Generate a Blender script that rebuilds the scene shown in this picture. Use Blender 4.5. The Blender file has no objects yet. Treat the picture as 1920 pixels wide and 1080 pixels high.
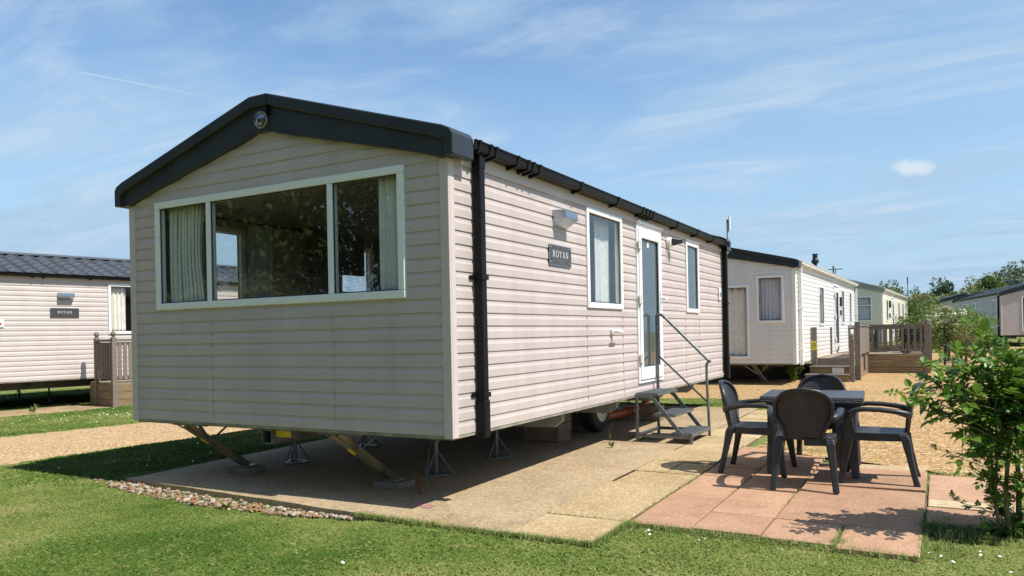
import bpy, bmesh, math, random
import numpy as np
from mathutils import Vector, Matrix
random.seed(7); RNG = np.random.default_rng(7)
C = bpy.context.scene.collection
R = math.radians
# ------------------------------------------------------------------ camera, sky, sun, exposure
ZB = 0.56                                   # underside of the near caravan's walls above its slab
def make_camera():
    cam = bpy.data.cameras.new('camera'); o = bpy.data.objects.new('camera', cam); C.objects.link(o)
    yaw, roll = R(-29.303), R(-1.140)
    f = Vector((math.sin(yaw), math.cos(yaw), 0)); r0 = Vector((math.cos(yaw), -math.sin(yaw), 0)); u0 = r0.cross(f)
    r = math.cos(roll)*r0 + math.sin(roll)*u0; u = -math.sin(roll)*r0 + math.cos(roll)*u0
    m = Matrix((r, u, -f)).transposed().to_4x4(); m.translation = (3.1257, -4.6539, 0.735 + ZB)
    o.matrix_world = m
    cam.sensor_width = 36; cam.lens = 36*1436.85/1920; cam.shift_y = (627.06-540)/1920
    cam.clip_start = 0.05; cam.clip_end = 3000
    bpy.context.scene.camera = o
make_camera()
SUN = Vector((0.70, 0.012, 1.0)).normalized()
vs = bpy.context.scene.view_settings
vs.view_transform = 'Standard'; vs.look = 'None'; vs.gamma = 1; vs.exposure = 0.58
def make_light():
    l = bpy.data.lights.new('sun', 'SUN'); l.energy = 4.3; l.angle = R(0.5); l.color = (1.0, 0.95, 0.87)
    o = bpy.data.objects.new('sun', l); C.objects.link(o); o.location = (20, 0, 30)
    o.rotation_euler = SUN.to_track_quat('Z', 'Y').to_euler()
make_light()
def make_world():
    w = bpy.data.worlds.new('World'); bpy.context.scene.world = w; w.use_nodes = True
    nt = w.node_tree; N = nt.nodes; L = nt.links; bg = N['Background']
    sky = N.new('ShaderNodeTexSky'); sky.sky_type = 'NISHITA'; sky.sun_disc = False
    sky.sun_elevation = math.asin(SUN.z); sky.sun_rotation = math.atan2(SUN.x, SUN.y)
    sky.air_density = 1.0; sky.dust_density = 0.6; sky.ozone_density = 0.6; sky.altitude = 50
    tc = N.new('ShaderNodeTexCoord')
    def math_(op, a, b=None, clamp=False):
        n = N.new('ShaderNodeMath'); n.operation = op; n.use_clamp = clamp
        for i, v in enumerate((a, b)):
            if v is None: continue
            if isinstance(v, (int, float)): n.inputs[i].default_value = v
            else: L.new(v, n.inputs[i])
        return n.outputs[0]
    def dot(v):
        n = N.new('ShaderNodeVectorMath'); n.operation = 'DOT_PRODUCT'; L.new(tc.outputs['Generated'], n.inputs[0])
        n.inputs[1].default_value = v; return n.outputs['Value']
    def ramp(x, a, b):
        n = N.new('ShaderNodeMapRange'); n.interpolation_type = 'SMOOTHSTEP'; n.inputs['From Min'].default_value = a
        n.inputs['From Max'].default_value = b; L.new(x, n.inputs['Value']); return n.outputs[0]
    # thin high cloud: streaky noise on a plane far overhead
    sep = N.new('ShaderNodeSeparateXYZ'); L.new(tc.outputs['Generated'], sep.inputs[0])
    zc = math_('ADD', math_('MAXIMUM', sep.outputs[2], 0.0), 0.12)
    com = N.new('ShaderNodeCombineXYZ'); L.new(math_('DIVIDE', sep.outputs[0], zc), com.inputs[0]); L.new(math_('DIVIDE', sep.outputs[1], zc), com.inputs[1])
    mp = N.new('ShaderNodeMapping'); L.new(com.outputs[0], mp.inputs[0]); mp.inputs['Rotation'].default_value = (0, 0, R(-35)); mp.inputs['Scale'].default_value = (0.60, 1.30, 1)
    mp.inputs['Location'].default_value = (1.7, 0.4, 0)
    nz = N.new('ShaderNodeTexNoise'); L.new(mp.outputs[0], nz.inputs['Vector']); nz.inputs['Scale'].default_value = 0.85; nz.inputs['Detail'].default_value = 8; nz.inputs['Roughness'].default_value = 0.60; nz.inputs['Distortion'].default_value = 0.75
    cl = math_('MULTIPLY', ramp(nz.outputs['Fac'], 0.40, 0.66), 0.80)
    # one small puff low on the right and a condensation trail on the left
    def vd(*v): return Vector(v).normalized()
    PUFF, TR_A, TR_B = CLOUD_DIRS
    e1 = Vector((0, 0, 1)).cross(PUFF).normalized(); e2 = PUFF.cross(e1)
    nz2 = N.new('ShaderNodeTexNoise'); L.new(tc.outputs['Generated'], nz2.inputs['Vector']); nz2.inputs['Scale'].default_value = 42; nz2.inputs['Detail'].default_value = 8
    a_ = math_('DIVIDE', dot(e1), 0.0270); b_ = math_('DIVIDE', math_('ADD', dot(e2), math_('MULTIPLY', dot(e1), -0.20)), 0.0100)
    rr = math_('SQRT', math_('ADD', math_('MULTIPLY', a_, a_), math_('MULTIPLY', b_, b_)))
    rr = math_('ADD', rr, math_('MULTIPLY', math_('SUBTRACT', nz2.outputs['Fac'], 0.5), 1.8))
    puff = math_('MULTIPLY', ramp(rr, 1.10, 0.25), math_('GREATER_THAN', dot(PUFF), 0.9)); puff = math_('MULTIPLY', puff, 0.80)
    n_ = TR_A.cross(TR_B).normalized(); t_ = (TR_B - TR_A).normalized()
    off = math_('ABSOLUTE', dot(n_)); along = dot(t_)
    s0, s1 = TR_A.dot(t_), TR_B.dot(t_)
    trail = math_('MULTIPLY', ramp(off, 0.0014, 0.0001), ramp(along, s0, s0 + 0.003)); trail = math_('MULTIPLY', trail, ramp(along, s1 + 0.06, s0)); trail = math_('MULTIPLY', math_('MULTIPLY', trail, math_('GREATER_THAN', dot(TR_A), 0.5)), 0.42)
    mp3 = N.new('ShaderNodeMapping'); L.new(com.outputs[0], mp3.inputs[0]); mp3.inputs['Rotation'].default_value = (0, 0, R(-52)); mp3.inputs['Scale'].default_value = (1.0, 2.9, 1)
    nz3 = N.new('ShaderNodeTexNoise'); L.new(mp3.outputs[0], nz3.inputs['Vector']); nz3.inputs['Scale'].default_value = 1.1; nz3.inputs['Detail'].default_value = 9; nz3.inputs['Roughness'].default_value = 0.62; nz3.inputs['Distortion'].default_value = 1.1
    cirr = math_('MULTIPLY', math_('MULTIPLY', ramp(nz3.outputs['Fac'], 0.42, 0.74), ramp(nz.outputs['Fac'], 0.36, 0.56)), 0.40)
    fac = cl
    hz = ramp(sep.outputs[2], 0.42, -0.02); hz = math_('MULTIPLY', hz, 0.90)
    fac = math_('MAXIMUM', fac, math_('ADD', hz, math_('MULTIPLY', fac, 0.6)), True)
    mix = N.new('ShaderNodeMix'); mix.data_type = 'RGBA'; L.new(fac, mix.inputs['Factor']); tn = N.new('ShaderNodeMix'); tn.data_type = 'RGBA'; tn.blend_type = 'MULTIPLY'; tn.inputs['Factor'].default_value = 1; L.new(sky.outputs[0], tn.inputs['A']); tn.inputs['B'].default_value = (0.84, 1.0, 1.10, 1)
    L.new(tn.outputs['Result'], mix.inputs['A']); mix.inputs['B'].default_value = SKY_WHITE
    mix2 = N.new('ShaderNodeMix'); mix2.data_type = 'RGBA'; L.new(math_('MAXIMUM', cirr, math_('MAXIMUM', puff, trail), True), mix2.inputs['Factor']); L.new(mix.outputs['Result'], mix2.inputs['A']); mix2.inputs['B'].default_value = (4.5, 5.05, 5.6, 1)
    L.new(mix2.outputs['Result'], bg.inputs['Color']); bg.inputs['Strength'].default_value = 0.110
CLOUD_DIRS = (Vector((-0.0277, 0.9831, 0.1812)).normalized(), Vector((-0.8157, 0.4975, 0.2952)).normalized(), Vector((-0.7194, 0.6357, 0.2801)).normalized())
SKY_WHITE = (2.62, 3.80, 5.0, 1)
make_world()
# ------------------------------------------------------------------ materials
MATS = {}
def mat(name, col, rough=0.5, metal=0.0, var=0.0, vscale=6.0, bump=0.0, bscale=40.0, stretch=(1, 1, 1), col2=None, spec=0.5, dist=0.01, detail=5, coat=0.0):
    """Principled surface whose colour wanders between col and col2 (or darker/lighter col) and with a fine noise bump."""
    m = bpy.data.materials.new(name); m.use_nodes = True; MATS[name] = m
    nt = m.node_tree; N = nt.nodes; L = nt.links; b = N['Principled BSDF']
    b.inputs['Base Color'].default_value = (*col, 1); b.inputs['Roughness'].default_value = rough; b.inputs['Metallic'].default_value = metal
    b.inputs['Specular IOR Level'].default_value = spec; b.inputs['Coat Weight'].default_value = coat
    tc = N.new('ShaderNodeTexCoord'); mp = N.new('ShaderNodeMapping'); mp.inputs['Scale'].default_value = stretch; L.new(tc.outputs['Object'], mp.inputs[0])
    if var > 0 or col2:
        nz = N.new('ShaderNodeTexNoise'); nz.inputs['Scale'].default_value = vscale; nz.inputs['Detail'].default_value = detail; nz.inputs['Roughness'].default_value = 0.6; L.new(mp.outputs[0], nz.inputs['Vector'])
        cr = N.new('ShaderNodeValToRGB'); cr.color_ramp.elements[0].position = 0.32; cr.color_ramp.elements[1].position = 0.68
        a = col if col2 else tuple(c*(1-var) for c in col); d = col2 if col2 else tuple(min(1, c*(1+var)) for c in col)
        cr.color_ramp.elements[0].color = (*a, 1); cr.color_ramp.elements[1].color = (*d, 1)
        L.new(nz.outputs['Fac'], cr.inputs[0]); L.new(cr.outputs[0], b.inputs['Base Color'])
    if bump > 0:
        nb = N.new('ShaderNodeTexNoise'); nb.inputs['Scale'].default_value = bscale; nb.inputs['Detail'].default_value = 4; L.new(mp.outputs[0], nb.inputs['Vector'])
        bp = N.new('ShaderNodeBump'); bp.inputs['Strength'].default_value = bump; bp.inputs['Distance'].default_value = dist
        L.new(nb.outputs['Fac'], bp.inputs['Height']); L.new(bp.outputs[0], b.inputs['Normal'])
    return m
def tint_mat(name, a, b_, rough=0.55, spec=0.3, transl=0.0, mid=None, up=0.0):
    """Leaves, blades and stones: colour ramp driven by a per-piece attribute."""
    m = bpy.data.materials.new(name); m.use_nodes = True; MATS[name] = m
    nt = m.node_tree; N = nt.nodes; L = nt.links; b = N['Principled BSDF']
    at = N.new('ShaderNodeAttribute'); at.attribute_name = 'tint'
    cr = N.new('ShaderNodeValToRGB'); cr.color_ramp.elements[0].color = (*a, 1); cr.color_ramp.elements[1].color = (*b_, 1)
    if mid: e = cr.color_ramp.elements.new(0.5); e.color = (*mid, 1)
    L.new(at.outputs['Fac'], cr.inputs[0]); L.new(cr.outputs[0], b.inputs['Base Color'])
    b.inputs['Roughness'].default_value = rough; b.inputs['Specular IOR Level'].default_value = spec
    if up > 0:   # soft foliage: shading normal leans towards the sward's own normal
        ge = N.new('ShaderNodeNewGeometry'); sc = N.new('ShaderNodeVectorMath'); sc.operation = 'SCALE'; sc.inputs['Scale'].default_value = 1-up; L.new(ge.outputs['Normal'], sc.inputs[0])
        ad = N.new('ShaderNodeVectorMath'); ad.operation = 'ADD'; ad.inputs[1].default_value = (0, 0, up); L.new(sc.outputs[0], ad.inputs[0]); no = N.new('ShaderNodeVectorMath'); no.operation = 'NORMALIZE'; L.new(ad.outputs[0], no.inputs[0]); L.new(no.outputs[0], b.inputs['Normal'])
    if transl > 0:
        t = N.new('ShaderNodeBsdfTranslucent'); L.new(cr.outputs[0], t.inputs[0]); mx = N.new('ShaderNodeMixShader'); mx.inputs[0].default_value = transl
        L.new(b.outputs[0], mx.inputs[1]); L.new(t.outputs[0], mx.inputs[2]); L.new(mx.outputs[0], N['Material Output'].inputs[0])
    return m
def glass_mat(name, tint=(0.80, 0.84, 0.84), ior=0.135, rough=0.0, frost=0.0):
    m = bpy.data.materials.new(name); m.use_nodes = True; MATS[name] = m
    nt = m.node_tree; N = nt.nodes; L = nt.links; N.remove(N['Principled BSDF'])
    t = N.new('ShaderNodeBsdfTransparent'); t.inputs[0].default_value = (*tint, 1)
    g = N.new('ShaderNodeBsdfGlossy'); g.inputs['Roughness'].default_value = rough
    lw = N.new('ShaderNodeLayerWeight'); lw.inputs['Blend'].default_value = 0.5
    pw = N.new('ShaderNodeMath'); pw.operation = 'POWER'; pw.inputs[1].default_value = 4.0; L.new(lw.outputs['Facing'], pw.inputs[0])
    f = N.new('ShaderNodeMath'); f.operation = 'MULTIPLY_ADD'; f.inputs[1].default_value = 1-ior; f.inputs[2].default_value = ior; L.new(pw.outputs[0], f.inputs[0])
    tc = N.new('ShaderNodeTexCoord'); nb = N.new('ShaderNodeTexNoise'); nb.inputs['Scale'].default_value = 1.3; L.new(tc.outputs['Object'], nb.inputs['Vector'])
    bp = N.new('ShaderNodeBump'); bp.inputs['Strength'].default_value = 0.03; bp.inputs['Distance'].default_value = 0.02; L.new(nb.outputs['Fac'], bp.inputs['Height'])
    base = t.outputs[0]
    if frost > 0:
        d = N.new('ShaderNodeBsdfTranslucent'); d.inputs[0].default_value = (0.45, 0.55, 0.58, 1); d2 = N.new('ShaderNodeBsdfDiffuse'); d2.inputs[0].default_value = (0.22, 0.29, 0.32, 1)
        a = N.new('ShaderNodeMixShader'); a.inputs[0].default_value = 0.5; L.new(d.outputs[0], a.inputs[1]); L.new(d2.outputs[0], a.inputs[2])
        a2 = N.new('ShaderNodeMixShader'); a2.inputs[0].default_value = frost; L.new(base, a2.inputs[1]); L.new(a.outputs[0], a2.inputs[2]); base = a2.outputs[0]
    mx = N.new('ShaderNodeMixShader'); L.new(f.outputs[0], mx.inputs[0]); L.new(base, mx.inputs[1]); L.new(g.outputs[0], mx.inputs[2])
    L.new(mx.outputs[0], N['Material Output'].inputs[0])
    return m
def clad_mat(name, col, dirt=0.06):
    """Vinyl cladding: faint wood grain along the board, slight differences between lengths, a little grime low down."""
    m = mat(name, col, 0.46, 0, dirt, 2.2, 0.10, 30, (1, 1, 1), spec=0.35)
    nt = m.node_tree; N = nt.nodes; L = nt.links; b = N['Principled BSDF']
    tc = [n for n in N if n.type == 'TEX_COORD'][0]
    mp = N.new('ShaderNodeMapping'); mp.inputs['Scale'].default_value = (2.5, 2.5, 170); L.new(tc.outputs['Object'], mp.inputs[0])
    g = N.new('ShaderNodeTexNoise'); g.inputs['Scale'].default_value = 1.0; g.inputs['Detail'].default_value = 3; L.new(mp.outputs[0], g.inputs['Vector'])
    st = N.new('ShaderNodeMapping'); st.inputs['Scale'].default_value = (5.0, 5.0, 0.45); L.new(tc.outputs['Object'], st.inputs[0])
    sn = N.new('ShaderNodeTexNoise'); sn.inputs['Scale'].default_value = 1.0; sn.inputs['Detail'].default_value = 6; sn.inputs['Roughness'].default_value = 0.7; L.new(st.outputs[0], sn.inputs['Vector'])
    mr = N.new('ShaderNodeMapRange'); mr.inputs['From Min'].default_value = 0.50; mr.inputs['From Max'].default_value = 0.80; mr.inputs['To Max'].default_value = 0.5; L.new(sn.outputs['Fac'], mr.inputs[0])
    mx = N.new('ShaderNodeMix'); mx.data_type = 'RGBA'; L.new(mr.outputs[0], mx.inputs['Factor']); src = b.inputs['Base Color'].links[0].from_socket; L.new(src, mx.inputs['A']); mx.inputs['B'].default_value = (col[0]*.74, col[1]*.74, col[2]*.70, 1); L.new(mx.outputs['Result'], b.inputs['Base Color'])
    bp = [n for n in N if n.type == 'BUMP'][0]; L.new(g.outputs['Fac'], bp.inputs['Height']); bp.inputs['Distance'].default_value = 0.0025; bp.inputs['Strength'].default_value = 0.35
    return m
def weave_mat(name, col, sx=70, sy=45, rough=0.42):
    m = mat(name, col, rough, 0, 0.30, 6, 0, spec=0.5, col2=tuple(c*1.9+.006 for c in col))
    nt = m.node_tree; N = nt.nodes; L = nt.links; b = N['Principled BSDF']
    tc = [n for n in N if n.type == 'TEX_COORD'][0]
    br = N.new('ShaderNodeTexBrick'); br.inputs['Scale'].default_value = 1; br.inputs['Brick Width'].default_value = 0.034; br.inputs['Row Height'].default_value = 0.017; br.inputs['Mortar Size'].default_value = 0.0035; br.inputs['Mortar Smooth'].default_value = 0.8
    br.inputs['Color1'].default_value = (1, 1, 1, 1); br.inputs['Color2'].default_value = (.8, .8, .8, 1); br.inputs['Mortar'].default_value = (0, 0, 0, 1)
    L.new(tc.outputs['UV'], br.inputs['Vector'])
    bp = N.new('ShaderNodeBump'); bp.inputs['Strength'].default_value = 0.9; bp.inputs['Distance'].default_value = 0.006; L.new(br.outputs['Color'], bp.inputs['Height']); L.new(bp.outputs[0], b.inputs['Normal'])
    return m
def gravel_mat(name, cols, scale=38.0, dirt=(0.20, 0.14, 0.08)):
    """Loose shingle: a cell per stone with its own colour, patches of finer, dirtier stone."""
    m = bpy.data.materials.new(name); m.use_nodes = True; MATS[name] = m
    nt = m.node_tree; N = nt.nodes; L = nt.links; b = N['Principled BSDF']; b.inputs['Roughness'].default_value = 0.85; b.inputs['Specular IOR Level'].default_value = 0.25
    tc = N.new('ShaderNodeTexCoord')
    v = N.new('ShaderNodeTexVoronoi'); v.inputs['Scale'].default_value = scale; L.new(tc.outputs['Object'], v.inputs['Vector'])
    sep = N.new('ShaderNodeSeparateColor'); L.new(v.outputs['Color'], sep.inputs[0])
    cr = N.new('ShaderNodeValToRGB'); cr.color_ramp.interpolation = 'LINEAR'
    for i, c in enumerate(cols):
        e = cr.color_ramp.elements[i] if i < 2 else cr.color_ramp.elements.new(1.0)
        e.position = i/(len(cols)-1); e.color = (*c, 1)
    for i, c in enumerate(cols): cr.color_ramp.elements[i].color = (*c, 1)
    L.new(sep.outputs[0], cr.inputs[0])
    nz = N.new('ShaderNodeTexNoise'); nz.inputs['Scale'].default_value = 0.8; nz.inputs['Detail'].default_value = 10; nz.inputs['Roughness'].default_value = 0.72; L.new(tc.outputs['Object'], nz.inputs['Vector'])
    mr = N.new('ShaderNodeMapRange'); mr.inputs['From Min'].default_value = 0.45; mr.inputs['From Max'].default_value = 0.75; mr.inputs['To Max'].default_value = 0.8; L.new(nz.outputs['Fac'], mr.inputs[0])
    mx = N.new('ShaderNodeMix'); mx.data_type = 'RGBA'; L.new(mr.outputs[0], mx.inputs['Factor']); L.new(cr.outputs[0], mx.inputs['A']); mx.inputs['B'].default_value = (*dirt, 1)
    gp = N.new('ShaderNodeMapRange'); gp.inputs['From Min'].default_value = 0.25; gp.inputs['From Max'].default_value = 0.75; gp.inputs['To Max'].default_value = 0.52; L.new(v.outputs['Distance'], gp.inputs[0])
    m2 = N.new('ShaderNodeMix'); m2.data_type = 'RGBA'; L.new(gp.outputs[0], m2.inputs['Factor']); L.new(mx.outputs['Result'], m2.inputs['A']); m2.inputs['B'].default_value = (*[q*.35 for q in dirt], 1); L.new(m2.outputs['Result'], b.inputs['Base Color'])
    bp = N.new('ShaderNodeBump'); bp.inputs['Strength'].default_value = 1.0; bp.inputs['Distance'].default_value = 0.018; bp.invert = True; L.new(v.outputs['Distance'], bp.inputs['Height']); L.new(bp.outputs[0], b.inputs['Normal'])
    return m
def concrete_mat(name, col, stain, fleck=0.5, rust=None):
    """Cast concrete: fine aggregate flecks, broad stains, optional rust runs."""
    m = bpy.data.materials.new(name); m.use_nodes = True; MATS[name] = m
    nt = m.node_tree; N = nt.nodes; L = nt.links; b = N['Principled BSDF']; b.inputs['Roughness'].default_value = 0.88; b.inputs['Specular IOR Level'].default_value = 0.2
    tc = N.new('ShaderNodeTexCoord')
    def noise(s, d, r=0.6):
        n = N.new('ShaderNodeTexNoise'); n.inputs['Scale'].default_value = s; n.inputs['Detail'].default_value = d; n.inputs['Roughness'].default_value = r; L.new(tc.outputs['Object'], n.inputs['Vector']); return n.outputs['Fac']
    def mr(x, a, c, to):
        n = N.new('ShaderNodeMapRange'); n.inputs['From Min'].default_value = a; n.inputs['From Max'].default_value = c; n.inputs['To Max'].default_value = to; L.new(x, n.inputs[0]); return n.outputs[0]
    def mix(f, a, c):
        n = N.new('ShaderNodeMix'); n.data_type = 'RGBA'; L.new(f, n.inputs['Factor'])
        for k, q in (('A', a), ('B', c)):
            if isinstance(q, tuple): n.inputs[k].default_value = (*q, 1)
            else: L.new(q, n.inputs[k])
        return n.outputs['Result']
    c = mix(mr(noise(1.3, 8, .68), 0.42, 0.68, 0.85), col, stain)
    c = mix(mr(noise(6.0, 7, .7), 0.50, 0.72, 0.55), c, tuple(x*0.55 for x in col))
    at = N.new('ShaderNodeAttribute'); at.attribute_name = 'tint'
    c = mix(mr(at.outputs['Fac'], 0.0, 1.0, 0.45), c, tuple(x*0.75 for x in stain))
    if rust: c = mix(mr(noise(0.8, 4), 0.55, 0.75, 0.5), c, rust)
    v = N.new('ShaderNodeTexVoronoi'); v.inputs['Scale'].default_value = 62; L.new(tc.outputs['Object'], v.inputs['Vector'])
    sep = N.new('ShaderNodeSeparateColor'); L.new(v.outputs['Color'], sep.inputs[0])
    c = mix(mr(sep.outputs[0], 0.72, 1.0, fleck), c, tuple(min(1, x*1.5+0.03) for x in col))
    c = mix(mr(sep.outputs[1], 0.80, 1.0, fleck), c, tuple(x*0.35 for x in col))
    L.new(c, b.inputs['Base Color'])
    bp = N.new('ShaderNodeBump'); bp.inputs['Strength'].default_value = 0.5; bp.inputs['Distance'].default_value = 0.004; L.new(v.outputs['Distance'], bp.inputs['Height']); L.new(bp.outputs[0], b.inputs['Normal'])
    return m
def turf_mat():
    m = bpy.data.materials.new('turf soil'); m.use_nodes = True; MATS['turf'] = m
    nt = m.node_tree; N = nt.nodes; L = nt.links; b = N['Principled BSDF']; b.inputs['Roughness'].default_value = 0.95; b.inputs['Specular IOR Level'].default_value = 0.1
    tc = N.new('ShaderNodeTexCoord')
    n1 = N.new('ShaderNodeTexNoise'); n1.inputs['Scale'].default_value = 0.9; n1.inputs['Detail'].default_value = 8; n1.inputs['Roughness'].default_value = 0.65; L.new(tc.outputs['Object'], n1.inputs['Vector'])
    cr = N.new('ShaderNodeValToRGB'); E = cr.color_ramp.elements; E[0].position = 0.30; E[0].color = (0.12, 0.17, 0.04, 1); E[1].position = 0.72; E[1].color = (0.34, 0.27, 0.13, 1)
    e = E.new(0.52); e.color = (0.19, 0.22, 0.065, 1); L.new(n1.outputs['Fac'], cr.inputs[0])
    n2 = N.new('ShaderNodeTexNoise'); n2.inputs['Scale'].default_value = 42; n2.inputs['Detail'].default_value = 4; L.new(tc.outputs['Object'], n2.inputs['Vector'])
    mx = N.new('ShaderNodeMix'); mx.data_type = 'RGBA'; mx.blend_type = 'MULTIPLY'; mx.inputs['Factor'].default_value = 0.8; L.new(cr.outputs[0], mx.inputs['A'])
    c2 = N.new('ShaderNodeValToRGB'); c2.color_ramp.elements[0].position = 0.3; c2.color_ramp.elements[0].color = (0.35, 0.40, 0.3, 1); c2.color_ramp.elements[1].position = 0.7; c2.color_ramp.elements[1].color = (1.25, 1.2, 1.1, 1); L.new(n2.outputs['Fac'], c2.inputs[0]); L.new(c2.outputs[0], mx.inputs['B'])
    L.new(mx.outputs['Result'], b.inputs['Base Color'])
    bp = N.new('ShaderNodeBump'); bp.inputs['Strength'].default_value = 0.8; bp.inputs['Distance'].default_value = 0.03; L.new(n2.outputs['Fac'], bp.inputs['Height']); L.new(bp.outputs[0], b.inputs['Normal'])
    return m
clad_mat('clad', (0.505, 0.432, 0.406)); clad_mat('clad_white', (0.71, 0.69, 0.65), 0.05); clad_mat('clad_cream', (0.70, 0.68, 0.54), 0.05); clad_mat('clad_left', (0.56, 0.49, 0.455))
mat('trim', (0.575, 0.49, 0.455), 0.4, 0, 0.03); mat('trim_white', (0.78, 0.77, 0.74), 0.4, 0, 0.03)
mat('upvc', (0.80, 0.80, 0.79), 0.28, 0, 0.025, 3, spec=0.5); mat('gasket', (0.02, 0.02, 0.022), 0.6, 0, 0.1)
mat('anthracite', (0.028, 0.033, 0.040), 0.34, 0, 0.18, 3, 0.03, 60, spec=0.4); mat('gutter_black', (0.008, 0.008, 0.009), 0.42, 0, 0.15, 3, spec=0.18)
mat('roof_tile', (0.085, 0.095, 0.108), 0.42, 0, 0.16, 3, 0.1, 90, spec=0.5); mat('roof_grey', (0.30, 0.31, 0.32), 0.4, 0, 0.1)
mat('galvanised', (0.17, 0.18, 0.19), 0.45, 0.65, 0.25, 14, 0.05, 80); mat('zinc_yellow', (0.27, 0.24, 0.17), 0.42, 0.7, 0.35, 9); mat('plate_grey', (0.27, 0.275, 0.265), 0.5, 0.3, 0.18, 5)
mat('chassis_steel', (0.14, 0.14, 0.135), 0.55, 0.4, 0.2, 5); mat('dark_steel', (0.05, 0.05, 0.05), 0.55, 0.5, 0.2); mat('joint_line', (0.40, 0.34, 0.31), 0.6, 0, 0.1); mat('rubber', (0.016, 0.016, 0.017), 0.75, 0, 0.3, 12, 0.2, 60); mat('rim', (0.42, 0.42, 0.42), 0.4, 0.6, 0.2)
mat('tread_mat', (0.055, 0.060, 0.065), 0.8, 0, 0.25, 60, 0.5, 220); mat('pipe_orange', (0.46, 0.135, 0.045), 0.38, 0, 0.1)
mat('breeze_block', (0.22, 0.155, 0.105), 0.9, 0, 0.25, 5, 0.5, 70); mat('pad_stone', (0.19, 0.165, 0.13), 0.9, 0, 0.2, 6, 0.4, 60)
mat('label_yellow', (0.75, 0.50, 0.03), 0.5, 0, 0.05); mat('chrome', (0.26, 0.275, 0.30), 0.08, 1.0, 0.03); mat('plate_sign', (0.085, 0.080, 0.078), 0.32, 0.3, 0.1, 20); mat('lettering', (0.72, 0.72, 0.72), 0.4, 0.2, 0.03)
mat('plastic_white', (0.78, 0.78, 0.77), 0.35, 0, 0.03); mat('plastic_black', (0.012, 0.012, 0.012), 0.35, 0, 0.1)
mat('lamp_steel', (0.40, 0.45, 0.50), 0.22, 0.9, 0.06)
mat('chair_plastic', (0.021, 0.022, 0.026), 0.42, 0, 0.35, 7, 0.06, 160, spec=0.55); weave_mat('chair_weave', (0.023, 0.023, 0.026)); weave_mat('table_weave', (0.040, 0.044, 0.052))
mat('green_plastic', (0.018, 0.040, 0.034), 0.4, 0, 0.15)
mat('deck_wood', (0.145, 0.115, 0.09), 0.85, 0, 0.35, 3.0, 0.35, 9, (2, 2, 22), col2=(0.25, 0.21, 0.175)); mat('deck_board', (0.33, 0.26, 0.18), 0.85, 0, 0.3, 5, 0.3, 12, col2=(0.22, 0.17, 0.125)); mat('deck_skirt', (0.30, 0.20, 0.11), 0.88, 0, 0.3, 3, 0.3, 12, (1, 1, 12), col2=(0.16, 0.115, 0.07))
mat('curtain_lace', (0.78, 0.79, 0.76), 0.9, 0, 0.1, 20); mat('curtain_cream', (0.80, 0.77, 0.68), 0.9, 0, 0.1, 10); mat('curtain_net', (0.58, 0.60, 0.64), 0.9, 0, 0.1, 20)
mat('inside_wall', (0.34, 0.30, 0.25), 0.7, 0, 0.1); mat('inside_dark', (0.16, 0.135, 0.11), 0.7, 0, 0.15); mat('sofa', (0.16, 0.15, 0.14), 0.9, 0, 0.2); mat('inside_ceiling', (0.60, 0.57, 0.50), 0.6, 0, 0.05)
mat('blind_white', (0.85, 0.86, 0.87), 0.5, 0, 0.03)
def lace_stripes():
    m = mat('curtain_stripe', (0.6, 0.62, 0.58), 0.9, 0, 0.0, 10)
    nt = m.node_tree; N = nt.nodes; L = nt.links; b = N['Principled BSDF']; tc = [n for n in N if n.type == 'TEX_COORD'][0]
    w = N.new('ShaderNodeTexWave'); w.wave_type = 'BANDS'; w.bands_direction = 'X'; w.inputs['Scale'].default_value = 5.5; w.inputs['Distortion'].default_value = 1.2; w.inputs['Detail'].default_value = 3; w.inputs['Detail Scale'].default_value = 3
    L.new(tc.outputs['UV'], w.inputs['Vector']); cr = N.new('ShaderNodeValToRGB'); E = cr.color_ramp.elements
    E[0].position = 0.12; E[0].color = (0.30, 0.28, 0.23, 1); E[1].position = 0.40; E[1].color = (0.78, 0.79, 0.73, 1); L.new(w.outputs['Fac'], cr.inputs[0]); L.new(cr.outputs[0], b.inputs['Base Color'])
lace_stripes()
glass_mat('glass', (0.90, 0.92, 0.91)); glass_mat('glass_door', (0.78, 0.82, 0.83), frost=0.62); glass_mat('glass_far', (0.94, 0.95, 0.95), 0.06)
gravel_mat('gravel', [(0.26, 0.155, 0.06), (0.50, 0.30, 0.115), (0.60, 0.39, 0.165), (0.42, 0.23, 0.085), (0.66, 0.50, 0.29), (0.40, 0.24, 0.10)], 24, (0.42, 0.26, 0.115))
gravel_mat('gravel_left', [(0.36, 0.23, 0.11), (0.58, 0.39, 0.20), (0.64, 0.47, 0.27), (0.46, 0.28, 0.13), (0.70, 0.55, 0.36)], 26, (0.50, 0.33, 0.165))
concrete_mat('slab', (0.39, 0.295, 0.18), (0.26, 0.185, 0.105), 0.55, (0.36, 0.19, 0.055)); concrete_mat('paver_buff', (0.47, 0.36, 0.205), (0.33, 0.23, 0.11), 0.5, (0.42, 0.235, 0.07)); concrete_mat('paver_red', (0.49, 0.295, 0.188), (0.33, 0.195, 0.115), 0.22); concrete_mat('paver_sand', (0.54, 0.43, 0.27), (0.42, 0.28, 0.16), 0.4)
turf_mat()
mat('earth', (0.13, 0.09, 0.05), 0.95, 0, 0.35, 4, 0.6, 60)
mat('earth_edge', (0.30, 0.21, 0.11), 0.95, 0, 0.3, 3, 0.5, 60)
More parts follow.
